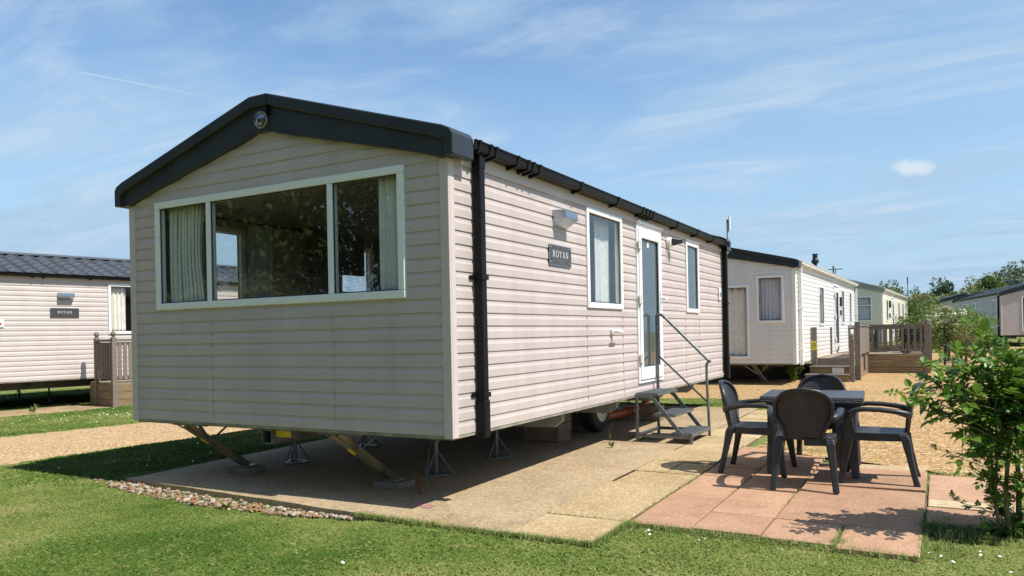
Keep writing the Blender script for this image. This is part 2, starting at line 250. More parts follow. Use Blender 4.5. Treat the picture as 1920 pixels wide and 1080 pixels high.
tint_mat('grass', (0.080, 0.160, 0.024), (0.54, 0.43, 0.22), 0.6, 0.25, 0.22, (0.228, 0.298, 0.076), up=0.70); tint_mat('stone', (0.27, 0.135, 0.055), (0.46, 0.41, 0.35), 0.8, 0.3, 0, (0.25, 0.18, 0.115)); tint_mat('petal', (0.8, 0.8, 0.78), (0.85, 0.85, 0.82), 0.6)
tint_mat('rose_leaf', (0.030, 0.095, 0.014), (0.200, 0.310, 0.040), 0.38, 0.45, 0.34, (0.085, 0.190, 0.024)); tint_mat('weed', (0.05, 0.12, 0.015), (0.20, 0.28, 0.04), 0.5, 0.3, 0.3)
tint_mat('tree_dark', (0.035, 0.062, 0.026), (0.085, 0.120, 0.045), 0.6, 0.2, 0.2, up=.25); tint_mat('tree_mid', (0.065, 0.115, 0.030), (0.165, 0.215, 0.060), 0.6, 0.2, 0.25, up=.25); tint_mat('tree_olive', (0.10, 0.135, 0.035), (0.25, 0.26, 0.085), 0.6, 0.2, 0.25, up=.35); tint_mat('tree_grey', (0.13, 0.175, 0.11), (0.28, 0.34, 0.24), 0.6, 0.2, 0.25, up=.25); tint_mat('bush_lime', (0.10, 0.19, 0.02), (0.22, 0.34, 0.04), 0.5, 0.3, 0.3); tint_mat('blossom', (0.55, 0.55, 0.40), (0.75, 0.74, 0.62), 0.8); tint_mat('dry_leaf', (0.13, 0.11, 0.05), (0.22, 0.19, 0.09), 0.8, 0.2, 0.2)
mat('bark', (0.11, 0.085, 0.055), 0.9, 0, 0.35, 9, 0.6, 30, (1, 1, 0.3)); mat('rose_stem', (0.13, 0.115, 0.045), 0.7, 0, 0.4, 12, 0.4, 40)
mat('house_roof', (0.20, 0.10, 0.07), 0.9, 0, 0.2, 2); mat('house_wall', (0.5, 0.45, 0.4), 0.9, 0, 0.1)
mat('sign_yellow', (0.75, 0.62, 0.03), 0.5, 0, 0.03); mat('sign_ink', (0.03, 0.03, 0.03), 0.6, 0, 0.05)
mat('red_print', (0.6, 0.05, 0.04), 0.5, 0, 0.05); mat('blue_print', (0.06, 0.13, 0.25), 0.5, 0, 0.05); mat('pink_paint', (0.38, 0.20, 0.18), 0.9, 0, 0.3, 30)
# ------------------------------------------------------------------ mesh helpers
class MB:
    """Collects faces and builds them as ONE mesh object."""
    def __init__(s): s.v = []; s.f = []; s.uv = {}; s.T = None
    def add(s, vs, fs):
        n = len(s.v)
        s.v += [tuple(s.T(v)) if s.T else tuple(v) for v in vs]; s.f += [tuple(n+i for i in f) for f in fs]
    def quad(s, a, b, c, d): s.add([a, b, c, d], [(0, 1, 2, 3)])
    def box(s, x0, x1, y0, y1, z0, z1): s.hexa([(x0, y0, z0), (x1, y0, z0), (x1, y1, z0), (x0, y1, z0), (x0, y0, z1), (x1, y0, z1), (x1, y1, z1), (x0, y1, z1)])
    def hexa(s, p): s.add(p, [(0, 3, 2, 1), (4, 5, 6, 7), (0, 1, 5, 4), (1, 2, 6, 5), (2, 3, 7, 6), (3, 0, 4, 7)])
    def pbox(s, P, u0, u1, z0, z1, d0, d1): s.hexa([P(u0, z0, d0), P(u1, z0, d0), P(u1, z0, d1), P(u0, z0, d1), P(u0, z1, d0), P(u1, z1, d0), P(u1, z1, d1), P(u0, z1, d1)])
    def bar(s, a, b, w, h=None, up=(0, 0, 1), w2=None, h2=None):
        """Rectangular bar from a to b: w sideways, h along 'up'; may taper."""
        h = h or w; w2 = w2 or w; h2 = h2 or h; a = Vector(a); b = Vector(b); d = (b-a).normalized(); up = Vector(up)
        if abs(d.dot(up)) > 0.98: up = Vector((0, 1, 0))
        x = d.cross(up).normalized(); y = x.cross(d)
        q = lambda p, ww, hh: [p - x*ww/2 - y*hh/2, p + x*ww/2 - y*hh/2, p + x*ww/2 + y*hh/2, p - x*ww/2 + y*hh/2]
        s.hexa(q(a, w, h) + q(b, w2, h2))
    def tube(s, pts, r, n=10, cap=True):
        pts = [Vector(p) for p in pts]; rs = r if isinstance(r, (list, tuple)) else [r]*len(pts)
        vs, fs = [], []; px = None
        for i, p in enumerate(pts):
            d = (pts[min(i+1, len(pts)-1)] - pts[max(i-1, 0)]).normalized()
            if px is None: px = d.orthogonal().normalized()
            px = (px - d*px.dot(d)); px = px.normalized() if px.length > 1e-6 else d.orthogonal().normalized(); py = d.cross(px)
            vs += [p + (px*math.cos(2*math.pi*k/n) + py*math.sin(2*math.pi*k/n))*rs[i] for k in range(n)]
        for i in range(len(pts)-1):
            for k in range(n): fs.append((i*n+k, i*n+(k+1) % n, (i+1)*n+(k+1) % n, (i+1)*n+k))
        if cap: fs.append(tuple(range(n-1, -1, -1))); fs.append(tuple((len(pts)-1)*n+k for k in range(n)))
        s.add(vs, fs)
    def sweep(s, pts, prof, up=(0, 0, 1), scales=None):
        """Closed profile [(side, up)] swept along pts."""
        pts = [Vector(p) for p in pts]; up0 = Vector(up); n = len(prof); vs, fs = [], []; x0 = None
        for i, p in enumerate(pts):
            d = (pts[min(i+1, len(pts)-1)] - pts[max(i-1, 0)]).normalized()
            x = d.cross(up0)
            if x.length < 0.15 and x0 is not None: x = x0 - d*x0.dot(d)
            x = x.normalized(); x0 = x; y = x.cross(d); k = scales[i] if scales else 1
            k = k if isinstance(k, (tuple, list)) else (k, k)
            vs += [p + x*a*k[0] + y*b*k[1] for a, b in prof]
        for i in range(len(pts)-1):
            for k in range(n): fs.append((i*n+k, i*n+(k+1) % n, (i+1)*n+(k+1) % n, (i+1)*n+k))
        fs.append(tuple(range(n-1, -1, -1))); fs.append(tuple((len(pts)-1)*n+k for k in range(n)))
        s.add(vs, fs)
    def disc(s, c, axis, r, h, n=20, r2=None):
        c = Vector(c); a = Vector(axis).normalized(); s.tube([c, c + a*h], [r, r2 if r2 is not None else r], n)
    def prism(s, out, P, d0, d1):
        """Polygon [(u, z)] extruded between depths d0 and d1."""
        n = len(out); vs = [P(u, z, d0) for u, z in out] + [P(u, z, d1) for u, z in out]
        s.add(vs, [tuple(range(n-1, -1, -1)), tuple(range(n, 2*n))] + [(i, (i+1) % n, n+(i+1) % n, n+i) for i in range(n)])
    def ball(s, c, r, n=10):
        m = n//2+1; vs, fs = [], []
        for i in range(m+1):
            t = math.pi*i/m
            for k in range(n): vs.append((c[0]+r*math.sin(t)*math.cos(2*math.pi*k/n), c[1]+r*math.sin(t)*math.sin(2*math.pi*k/n), c[2]+r*math.cos(t)))
        for i in range(m):
            for k in range(n): fs.append((i*n+k, (i+1)*n+k, (i+1)*n+(k+1) % n, i*n+(k+1) % n))
        s.add(vs, fs)
    def torus(s, c, ax_a, ax_b, ra, rb, r, n=10, m=5):
        c = Vector(c); a = Vector(ax_a).normalized(); b = Vector(ax_b).normalized(); w = a.cross(b); vs, fs = [], []
        for i in range(n):
            t = 2*math.pi*i/n; o = a*math.cos(t)+b*math.sin(t); p = c + a*math.cos(t)*ra + b*math.sin(t)*rb
            for k in range(m): q = 2*math.pi*k/m; vs.append(p + (o*math.cos(q) + w*math.sin(q))*r)
        for i in range(n):
            for k in range(m): fs.append((i*m+k, i*m+(k+1) % m, ((i+1) % n)*m+(k+1) % m, ((i+1) % n)*m+k))
        s.add(vs, fs)
    def build(s, name, m, parent=None, bevel=0.0, smooth=False, seg=2, solid=0.0, sub=0, tint=None):
        me = bpy.data.meshes.new(name); me.from_pydata(s.v, [], s.f); me.update()
        bm = bmesh.new(); bm.from_mesh(me); bmesh.ops.recalc_face_normals(bm, faces=bm.faces); bm.to_mesh(me); bm.free()
        me.materials.append(MATS[m] if isinstance(m, str) else m)
        if tint is not None:
            a = me.attributes.new('tint', 'FLOAT', 'POINT'); a.data.foreach_set('value', np.asarray(tint, dtype=np.float32))
        o = bpy.data.objects.new(name, me); C.objects.link(o)
        if parent: o.parent = parent
        if solid: q = o.modifiers.new('solid', 'SOLIDIFY'); q.thickness = solid; q.offset = 0
        if bevel: q = o.modifiers.new('bevel', 'BEVEL'); q.width = bevel; q.segments = seg; q.limit_method = 'ANGLE'; q.angle_limit = R(35)
        if sub: q = o.modifiers.new('sub', 'SUBSURF'); q.levels = sub; q.render_levels = sub
        if smooth: me.polygons.foreach_set('use_smooth', [True]*len(me.polygons))
        return o
def fast_mesh(name, verts, nper, m, parent=None, tint=None, smooth=False):
    """Many equal polygons of nper own vertices each (blades, leaves)."""
    nv = len(verts); nf = nv//nper; me = bpy.data.meshes.new(name)
    me.vertices.add(nv); me.vertices.foreach_set('co', np.asarray(verts, dtype=np.float32).ravel())
    me.loops.add(nv); me.loops.foreach_set('vertex_index', np.arange(nv, dtype=np.int32))
    me.polygons.add(nf); me.polygons.foreach_set('loop_start', np.arange(0, nv, nper, dtype=np.int32)); me.polygons.foreach_set('loop_total', np.full(nf, nper, dtype=np.int32))
    if tint is not None:
        a = me.attributes.new('tint', 'FLOAT', 'POINT'); a.data.foreach_set('value', np.repeat(np.asarray(tint, dtype=np.float32), nper))
    me.update(calc_edges=True); me.validate(); me.materials.append(MATS[m])
    o = bpy.data.objects.new(name, me); C.objects.link(o)
    if parent: o.parent = parent
    return o
def tag(o, label=None, cat=None, group=None, kind=None):
    if label: o['label'] = label
    if cat: o['category'] = cat
    if group: o['group'] = group
    if kind: o['kind'] = kind
    return o
def thing(name, label, cat, loc=(0, 0, 0), rz=0.0, group=None):
    o = bpy.data.objects.new(name, None); C.objects.link(o); o.location = loc; o.rotation_euler = (0, 0, rz); o.empty_display_size = 0.2
    return tag(o, label, cat, group)
def copy_tree(o, parent=None):
    c = o.copy(); C.objects.link(c)
    if parent: c.parent = parent
    for ch in [x for x in bpy.data.objects if x.parent == o]: copy_tree(ch, c)
    return c
def rise(x, y):
    t = 0.2*(1-math.exp(-max(y, 0)/18)); return t*min(1, max(0, (x+8)/5))
# ------------------------------------------------------------------ the ground
def rise_np(x, y): return 0.2*(1-np.exp(-np.maximum(y, 0)/18))*np.clip((x+8)/5, 0, 1)
def turf_z(x, y): return rise_np(x, y) - 0.032 - 0.022*np.clip((0.4-y)/0.6, 0, 1)*np.clip((-0.3-x)/0.5, 0, 1)
def grid_sheet(name, xs, ys, zf, m):
    X, Y = np.meshgrid(xs, ys); Z = zf(X, Y); nx = len(xs)
    mb = MB(); mb.v = list(map(tuple, np.stack([X.ravel(), Y.ravel(), Z.ravel()], 1)))
    mb.f = [(j*nx+i, j*nx+i+1, (j+1)*nx+i+1, (j+1)*nx+i) for j in range(len(ys)-1) for i in range(nx-1)]
    return mb.build(name, m, smooth=True)
def axis(lo, hi, step, far):
    a = list(np.arange(lo, hi+1e-6, step)); e = step*2
    while a[-1] < far: a.append(a[-1]+e); e *= 1.5
    e = step*2
    while a[0] > -far: a.insert(0, a[0]-e); e *= 1.5
    return np.array(a)
tag(grid_sheet('grass_ground', axis(-16, 8, 0.4, 1500), axis(-6, 40, 0.4, 1500), turf_z, 'turf'), kind='structure')
def wob(n, a, s): return [a*(math.sin(i*1.7*s)+0.6*math.sin(i*3.1*s+1)+0.5*random.uniform(-1, 1)) for i in range(n)]
def ribbon_sheet(name, left, right, lift, m, n=60, amp=0.05):
    """Sheet between two polylines (same parametrisation), following the ground."""
    def samp(pl, t):
        t *= len(pl)-1; i = min(int(t), len(pl)-2); f = t-i
        return (pl[i][0]*(1-f)+pl[i+1][0]*f, pl[i][1]*(1-f)+pl[i+1][1]*f)
    mb = MB(); wl, wr = wob(n+1, amp, 0.9), wob(n+1, amp, 1.1); k = 9
    for j in range(n+1):
        a, b = samp(left, j/n), samp(right, j/n); d = Vector((b[0]-a[0], b[1]-a[1])).normalized()
        a = (a[0]+d.x*wl[j], a[1]+d.y*wl[j]); b = (b[0]+d.x*wr[j], b[1]+d.y*wr[j])
        for i in range(k):
            x = a[0]+(b[0]-a[0])*i/(k-1); y = a[1]+(b[1]-a[1])*i/(k-1); mb.v.append((x, y, float(turf_z(x, y))+lift - (0.03 if i in (0, k-1) else 0)))
    mb.f = [(j*k+i, j*k+i+1, (j+1)*k+i+1, (j+1)*k+i) for j in range(n) for i in range(k-1)]
    return tag(mb.build(name, m, smooth=True), kind='structure')
# gravel drive on the left, running past the near caravan
ribbon_sheet('gravel_drive', [(-12.2, -22), (-8.95, 0), (-8.4, 3.2), (-7.4, 9.4)], [(-8.2, -22), (-5.88, 0), (-5.62, 3.2), (-5.2, 9.4)], 0.022, 'gravel_left', 120, 0.05)
# gravel yard behind and to the right
ribbon_sheet('gravel_yard', [(1.28, 3.75), (1.3, 6.9), (0.75, 8.9), (-12, 9.3), (-12, 17)], [(3.2, 2.95), (7.0, 3.2), (9, 9), (10, 16.0), (3.2, 18.6)], 0.024, 'gravel', 120, 0.05)
ribbon_sheet('gravel_track', [(2.6, 21.0), (2.2, 24), (1.4, 27), (1.2, 38)], [(16, 19.5), (16, 26), (14, 36), (4.2, 44)], 0.026, 'gravel', 50, 0.06)
ribbon_sheet('earth_pad', [(-14.6, -4), (-13.6, 2), (-12.9, 5.2), (-11.8, 11)], [(-12.9, -4), (-12.0, 2.2), (-11.35, 4.7), (-10.2, 11)], 0.018, 'earth_edge', 40, 0.06)
def make_slab():
    mb = MB(); fr = [(-3.66, -0.10), (-2.6, -0.165), (-1.5, -0.235), (-0.6, -0.30), (0.1, -0.34), (0.62, -0.31)]
    n = 30; top = []
    for j in range(n+1):
        x = -3.66 + 4.28*j/n; k = max(i for i in range(len(fr)) if fr[i][0] <= x+1e-6); k = min(k, len(fr)-2); f = (x-fr[k][0])/(fr[k+1][0]-fr[k][0])
        top.append((x, fr[k][1]*(1-f)+fr[k+1][1]*f + random.uniform(-0.010, 0.010)))
    ys = [None, 0.3, 1, 2, 3, 4, 5, 6, 7, 7.6]; m = len(ys)
    for x, y0 in top:
        for y in ys:
            yy = y0 if y is None else y; xx = x + (0.012*math.sin(yy*5) if x < -3.6 else 0); mb.v.append((xx, yy, rise(-1, yy)))
        mb.v.append((x, y0 + 0.004, -0.09))
    s = m+1
    for j in range(n):
        for i in range(m-1): mb.f.append((j*s+i, (j+1)*s+i, (j+1)*s+i+1, j*s+i+1))
        mb.f.append((j*s, j*s+m, (j+1)*s+m, (j+1)*s))
    q = len(mb.v)
    for i in range(m): mb.v.append((mb.v[i][0], mb.v[i][1], -0.09 + rise(-1, mb.v[i][1])))
    for i in range(m-1): mb.f.append((i, i+1, q+i+1, q+i))
    tag(mb.build('concrete_slab', 'slab', tint=[0.0]*len(mb.v)), kind='structure')
make_slab()
def paving(name, cells, m, th=0.05, gap=0.013):
    mb = MB(); tint = []
    for x0, x1, y0, y1 in cells:
        g = gap*random.uniform(0.5, 1.3)/2; t = random.random(); dz = random.uniform(-0.003, 0.003); n0 = len(mb.v); a, b = random.uniform(-.010, .010), random.uniform(-.010, .010)
        z = lambda x, y: rise(1.5, y)+dz+a*(x-x0)+b*(y-y0)
        c = [(x0+g, y0+g), (x1-g, y0+g), (x1-g, y1-g), (x0+g, y1-g)]
        mb.hexa([(x, y, z(x, y)-th) for x, y in c] + [(x, y, z(x, y)) for x, y in c]); tint += [t]*(len(mb.v)-n0)
    return tag(mb.build(name, m, bevel=0.005, tint=tint), kind='structure')
bf = []
for y0, y1, xs in [(-0.30, 0.29, (0.60, 1.21)), (0.29, 0.92, (0.61, 1.215)), (0.92, 1.52, (0.60, 1.215)), (1.52, 2.05, (0.64, 1.22)), (2.05, 2.62, (0.62, 0.92, 1.22)), (2.62, 3.24, (0.61, 1.22)), (3.24, 3.84, (0.62, 1.225)), (3.84, 4.45, (0.62, 1.23)), (4.45, 5.05, (0.62, 1.24)), (5.05, 5.65, (0.62, 1.24)), (5.65, 6.25, (0.62, 1.24)), (6.25, 6.85, (0.62, 1.24)), (6.85, 7.45, (0.62, 1.24))]:
    for a, b in zip(xs[:-1], xs[1:]): bf.append((a, b, y0, y1))
paving('buff_paving', bf, 'paver_buff')
rd = []
c1, c2, c3, c4, c5 = 1.245, 1.665, 2.108, 2.55, 3.0
for y0, y1 in [(0.275, 1.18), (1.18, 1.62), (1.62, 2.06), (2.06, 2.50), (2.50, 2.95), (2.95, 3.72)]: rd.append((c1, c2, y0, y1))
for y0, y1 in [(0.285, 0.775), (0.775, 1.21), (1.21, 1.65), (1.65, 2.10), (2.10, 2.53), (2.53, 2.98), (2.98, 3.42)]: rd.append((c2, c3, y0, y1))
rd += [(c3, c4, 0.255, 0.765), (c4, c5, 0.19, 0.745)]
for y0, y1 in [(0.765, 1.19), (1.19, 1.61), (1.61, 2.05), (2.05, 2.45), (2.45, 2.88)]: rd.append((c3, c5, y0, y1))
rd += [(3.008, 3.60, 1.02, 1.52), (3.010, 3.60, 1.80, 2.30), (3.006, 3.6, 2.30, 2.80)]
paving('red_paving', rd, 'paver_red')
paving('sand_paving', [(3.012, 3.60, 1.535, 1.79), (2.2, 2.98, 2.89, 3.12)], 'paver_sand')
def joint_earth():
    mb = MB()
    for x0, x1, y0, y1 in ((0.59, 1.243, -0.285, 7.4), (1.2435, 2.0, 0.285, 3.70), (2.0005, 2.99, 0.27, 3.1), (2.9905, 3.6, 1.05, 2.78)): mb.hexa([(x0, y0, -0.06), (x1, y0, -0.06), (x1, y1, -0.06), (x0, y1, -0.06), (x0, y0, -0.016+rise(1.5, y0)), (x1, y0, -0.016+rise(1.5, y0)), (x1, y1, -0.016+rise(1.5, y1)), (x0, y1, -0.016+rise(1.5, y1))])
    tag(mb.build('joint_soil', 'earth'), kind='structure')
joint_earth()
# ------------------------------------------------------------------ caravans
PITCH = 0.1012; WALL_H = 2.024
def subtract(lo, hi, holes):
    iv = [(lo, hi)]
    for a, b in holes: iv = [p for q in iv for p in ((q[0], min(q[1], a)), (max(q[0], b), q[1])) if p[1]-p[0] > 1e-5]
    return iv
def clad_wall(mb, P, u0, u1, z0, z1, openings, rng=None, proud=0.0098):
    """Shiplap boards as real steps, cut round the openings; rng(z) narrows a gable."""
    nb = int(math.ceil((z1-z0)/PITCH-1e-6))
    segs = [(0, 0.55, 1.0, 1.0), (0.55, 0.74, 1.0, 0.36), (0.74, 1.0, 0.36, 0.14)]
    for k in range(nb):
        zb = z0+k*PITCH
        for a, b, da, db in segs:
            za, zc = zb+a*PITCH, min(zb+b*PITCH, z1)
            if zc <= za: continue
            cuts = sorted({za, zc, *[z for o in openings for z in (o[2], o[3]) if za < z < zc]})
            for p, q in zip(cuts[:-1], cuts[1:]):
                h = [(o[0], o[1]) for o in openings if o[2] < (p+q)/2 < o[3]]
                dp, dq = [proud*(da+(db-da)*(t-za)/((zb+b*PITCH)-za)) for t in (p, q)]
                (l0, r0), (l1, r1) = (rng(p), rng(q)) if rng else ((u0, u1), (u0, u1))
                for s, e in subtract(min(l0, l1), max(r0, r1), h):
                    mb.quad(P(max(s, l0), p, dp), P(min(e, r0), p, dp), P(min(e, r1), q, dq), P(max(s, l1), q, dq))
        if k:
            h = [(o[0], o[1]) for o in openings if o[2] < zb < o[3]]; l0, r0 = rng(zb) if rng else (u0, u1)
            for s, e in subtract(l0, r0, h): mb.quad(P(s, zb, proud*0.14), P(e, zb, proud*0.14), P(e, zb, proud), P(s, zb, proud))
def flat_wall(mb, P, u0, u1, z0, z1, openings, d):
    cuts = sorted({z0, z1, *[z for o in openings for z in (o[2], o[3]) if z0 < z < z1]})
    for p, q in zip(cuts[:-1], cuts[1:]):
        for s, e in subtract(u0, u1, [(o[0], o[1]) for o in openings if o[2] < (p+q)/2 < o[3]]): mb.quad(P(s, p, d), P(e, p, d), P(e, q, d), P(s, q, d))
def curtain(P, u0, u1, z0, z1, d, parent, m, folds=7, amp=0.03, gather=0.0, name='curtain'):
    mb = MB(); nu, nz = folds*8, 10; me_uv = []
    for j in range(nz+1):
        t = j/nz; z = z0+(z1-z0)*t; g = gather*math.sin(math.pi*min(1, (1-t)*1.1))
        for i in range(nu+1):
            s = i/nu; w = amp*(math.sin(s*folds*2*math.pi)+0.35*math.sin(s*folds*4.6*math.pi+1.3))*(0.7+0.3*math.sin(3*t+s*5)); mb.v.append(P(u0+(u1-u0)*(s*(1-g)+(g if gather < 0 else 0)), z, d+w)); me_uv.append((s*(u1-u0)/0.35, t*2))
    mb.f = [(j*(nu+1)+i, j*(nu+1)+i+1, (j+1)*(nu+1)+i+1, (j+1)*(nu+1)+i) for j in range(nz) for i in range(nu)]
    o = mb.build(name, m, parent, smooth=True, solid=0.003)
    uv = o.data.uv_layers.new(name='UVMap')
    for l in o.data.loops: uv.data[l.index].uv = me_uv[l.vertex_index]
    return o
def window(P, u0, u1, z0, z1, parent, glass='glass', mulls=(), w=0.058, transom=None, curtains=(), d1=0.030, name='window', frame_mat='upvc', drip=False):
    mb = MB(); d0 = -0.045
    mb.pbox(P, u0, u1, z1-w, z1, d0, d1); mb.pbox(P, u0, u1, z0, z0+w, d0, d1); mb.pbox(P, u0, u0+w, z0+w, z1-w, d0, d1); mb.pbox(P, u1-w, u1, z0+w, z1-w, d0, d1)
    for c in mulls: mb.pbox(P, c-w*0.42, c+w*0.42, z0+w, z1-w, d0, d1-0.002)
    if transom: mb.pbox(P, u0+w, u1-w, transom-w*0.4, transom+w*0.4, d0, d1-0.003)
    if drip: mb.pbox(P, u0-0.02, u1+0.02, z1+0.001, z1+0.028, 0.0, d1+0.012)
    f = mb.build(name, frame_mat, parent, bevel=0.007)
    g = MB(); b = MB(); us = [u0+w]+[x for c in mulls for x in (c-w*0.42, c+w*0.42)]+[u1-w]
    zz = [(z0+w, z1-w)] if not transom else [(z0+w, transom-w*0.4), (transom+w*0.4, z1-w)]
    for a, c in zip(us[0::2], us[1::2]):
        for p, q in zz:
            g.quad(P(a, p, 0.001), P(c, p, 0.001), P(c, q, 0.001), P(a, q, 0.001)); k = 0.009
            b.pbox(P, a, c, q-k, q, 0.004, 0.012); b.pbox(P, a, c, p, p+k, 0.004, 0.012); b.pbox(P, a, a+k, p+k, q-k, 0.004, 0.012); b.pbox(P, c-k, c, p+k, q-k, 0.004, 0.012)
    g.build('pane', glass, f); b.build('gasket', 'gasket', f)
    for c in curtains: curtain(P, c[0], c[1], z0+0.02, z1-0.03, -0.080, f, c[2], c[3] if len(c) > 3 else 6, 0.034, c[4] if len(c) > 4 else 0.0)
    return f
def door(P, u0, u1, z0, z1, parent, glass='glass_door', w=0.05, st=0.085, far=False):
    mb = MB(); d0, d1 = -0.05, 0.028
    mb.pbox(P, u0, u1, z1-w, z1, d0, d1); mb.pbox(P, u0, u1, z0, z0+0.035, d0, d1); mb.pbox(P, u0, u0+w, z0+0.035, z1-w, d0, d1); mb.pbox(P, u1-w, u1, z0+0.035, z1-w, d0, d1)
    mb.pbox(P, u0-0.015, u1+0.015, z1+0.002, z1+0.035, 0, 0.05)
    fr = mb.build('door', 'upvc', parent, bevel=0.006)
    lf = MB(); a, c, p, q = u0+w+0.004, u1-w-0.004, z0+0.04, z1-w-0.004
    lf.pbox(P, a, c, q-0.11, q, -0.03, 0.040); lf.pbox(P, a, c, p, p+0.15, -0.03, 0.040); lf.pbox(P, a, a+st, p+0.15, q-0.11, -0.03, 0.040); lf.pbox(P, c-st, c, p+0.15, q-0.11, -0.03, 0.040)
    lf.build('door_leaf', 'upvc', fr, bevel=0.008)
    g = MB(); g.quad(P(a+st, p+0.15, 0.008), P(c-st, p+0.15, 0.008), P(c-st, q-0.11, 0.008), P(a+st, q-0.11, 0.008)); g.build('pane', glass, fr)
    k = MB(); A, Cc, Pp, Q = a+st, c-st, p+0.15, q-0.11; k.pbox(P, A, Cc, Q-.008, Q, .01, .024); k.pbox(P, A, Cc, Pp, Pp+.008, .01, .024); k.pbox(P, A, A+.008, Pp+.008, Q-.008, .01, .024); k.pbox(P, Cc-.008, Cc, Pp+.008, Q-.008, .01, .024); k.build('gasket', 'gasket', fr)
    h = MB(); zm = (z0+z1)/2+0.06; h.pbox(P, c-0.065, c-0.025, zm-0.12, zm+0.12, 0.0405, 0.052); h.bar(P(c-0.045, zm+0.02, 0.052), P(c-0.045, zm+0.02, 0.085), 0.02); h.pbox(P, c-0.055, c+0.06, zm+0.008, zm+0.03, 0.082, 0.10)
    h.build('handle', 'plastic_white', fr, bevel=0.004)
    for zh in (z0+0.30, (z0+z1)/2+0.05, z1-0.25):
        hb = MB(); hb.pbox(P, u0-0.005, u0+0.075, zh-0.055, zh+0.055, 0.0415, 0.06); hb.tube([P(u0+0.028, zh-0.06, 0.062), P(u0+0.028, zh+0.06, 0.062)], 0.014, 8); hb.build('hinge', 'plastic_white', fr, bevel=0.004)
    return fr
def gable_lines(W, pk=1.0):
    """Outlines of the two-tier gable trim in (u from ridge, z): outer, step, underside."""
    h = W/2+0.115
    o = [(-h, 2.03), (-h, 2.185), (-h+0.025, 2.222), (-h+0.10, 2.255), (-0.22, 2.742), (-0.10, 2.778), (0.10, 2.778), (0.22, 2.742), (h-0.10, 2.255), (h-0.025, 2.222), (h, 2.185), (h, 2.03)]
    s = [(-h+0.075, 2.03), (-h+0.075, 2.125), (-h+0.10, 2.150), (-h+0.16, 2.175), (-0.20, 2.650), (-0.09, 2.684), (0.09, 2.684), (0.20, 2.650), (h-0.16, 2.175), (h-0.10, 2.150), (h-0.075, 2.125), (h-0.075, 2.03)]
    b = [(-h+0.076, 2.034), (-h+0.16, 2.034), (-h+0.19, 2.045), (-h+0.24, 2.070), (-0.16, 2.448), (-0.08, 2.478), (0.08, 2.478), (0.16, 2.448), (h-0.24, 2.070), (h-0.19, 2.045), (h-0.16, 2.034), (h-0.076, 2.034)]
    return [[(u, 2.03+(z-2.03)*pk) for u, z in q] for q in (o, s, b)]
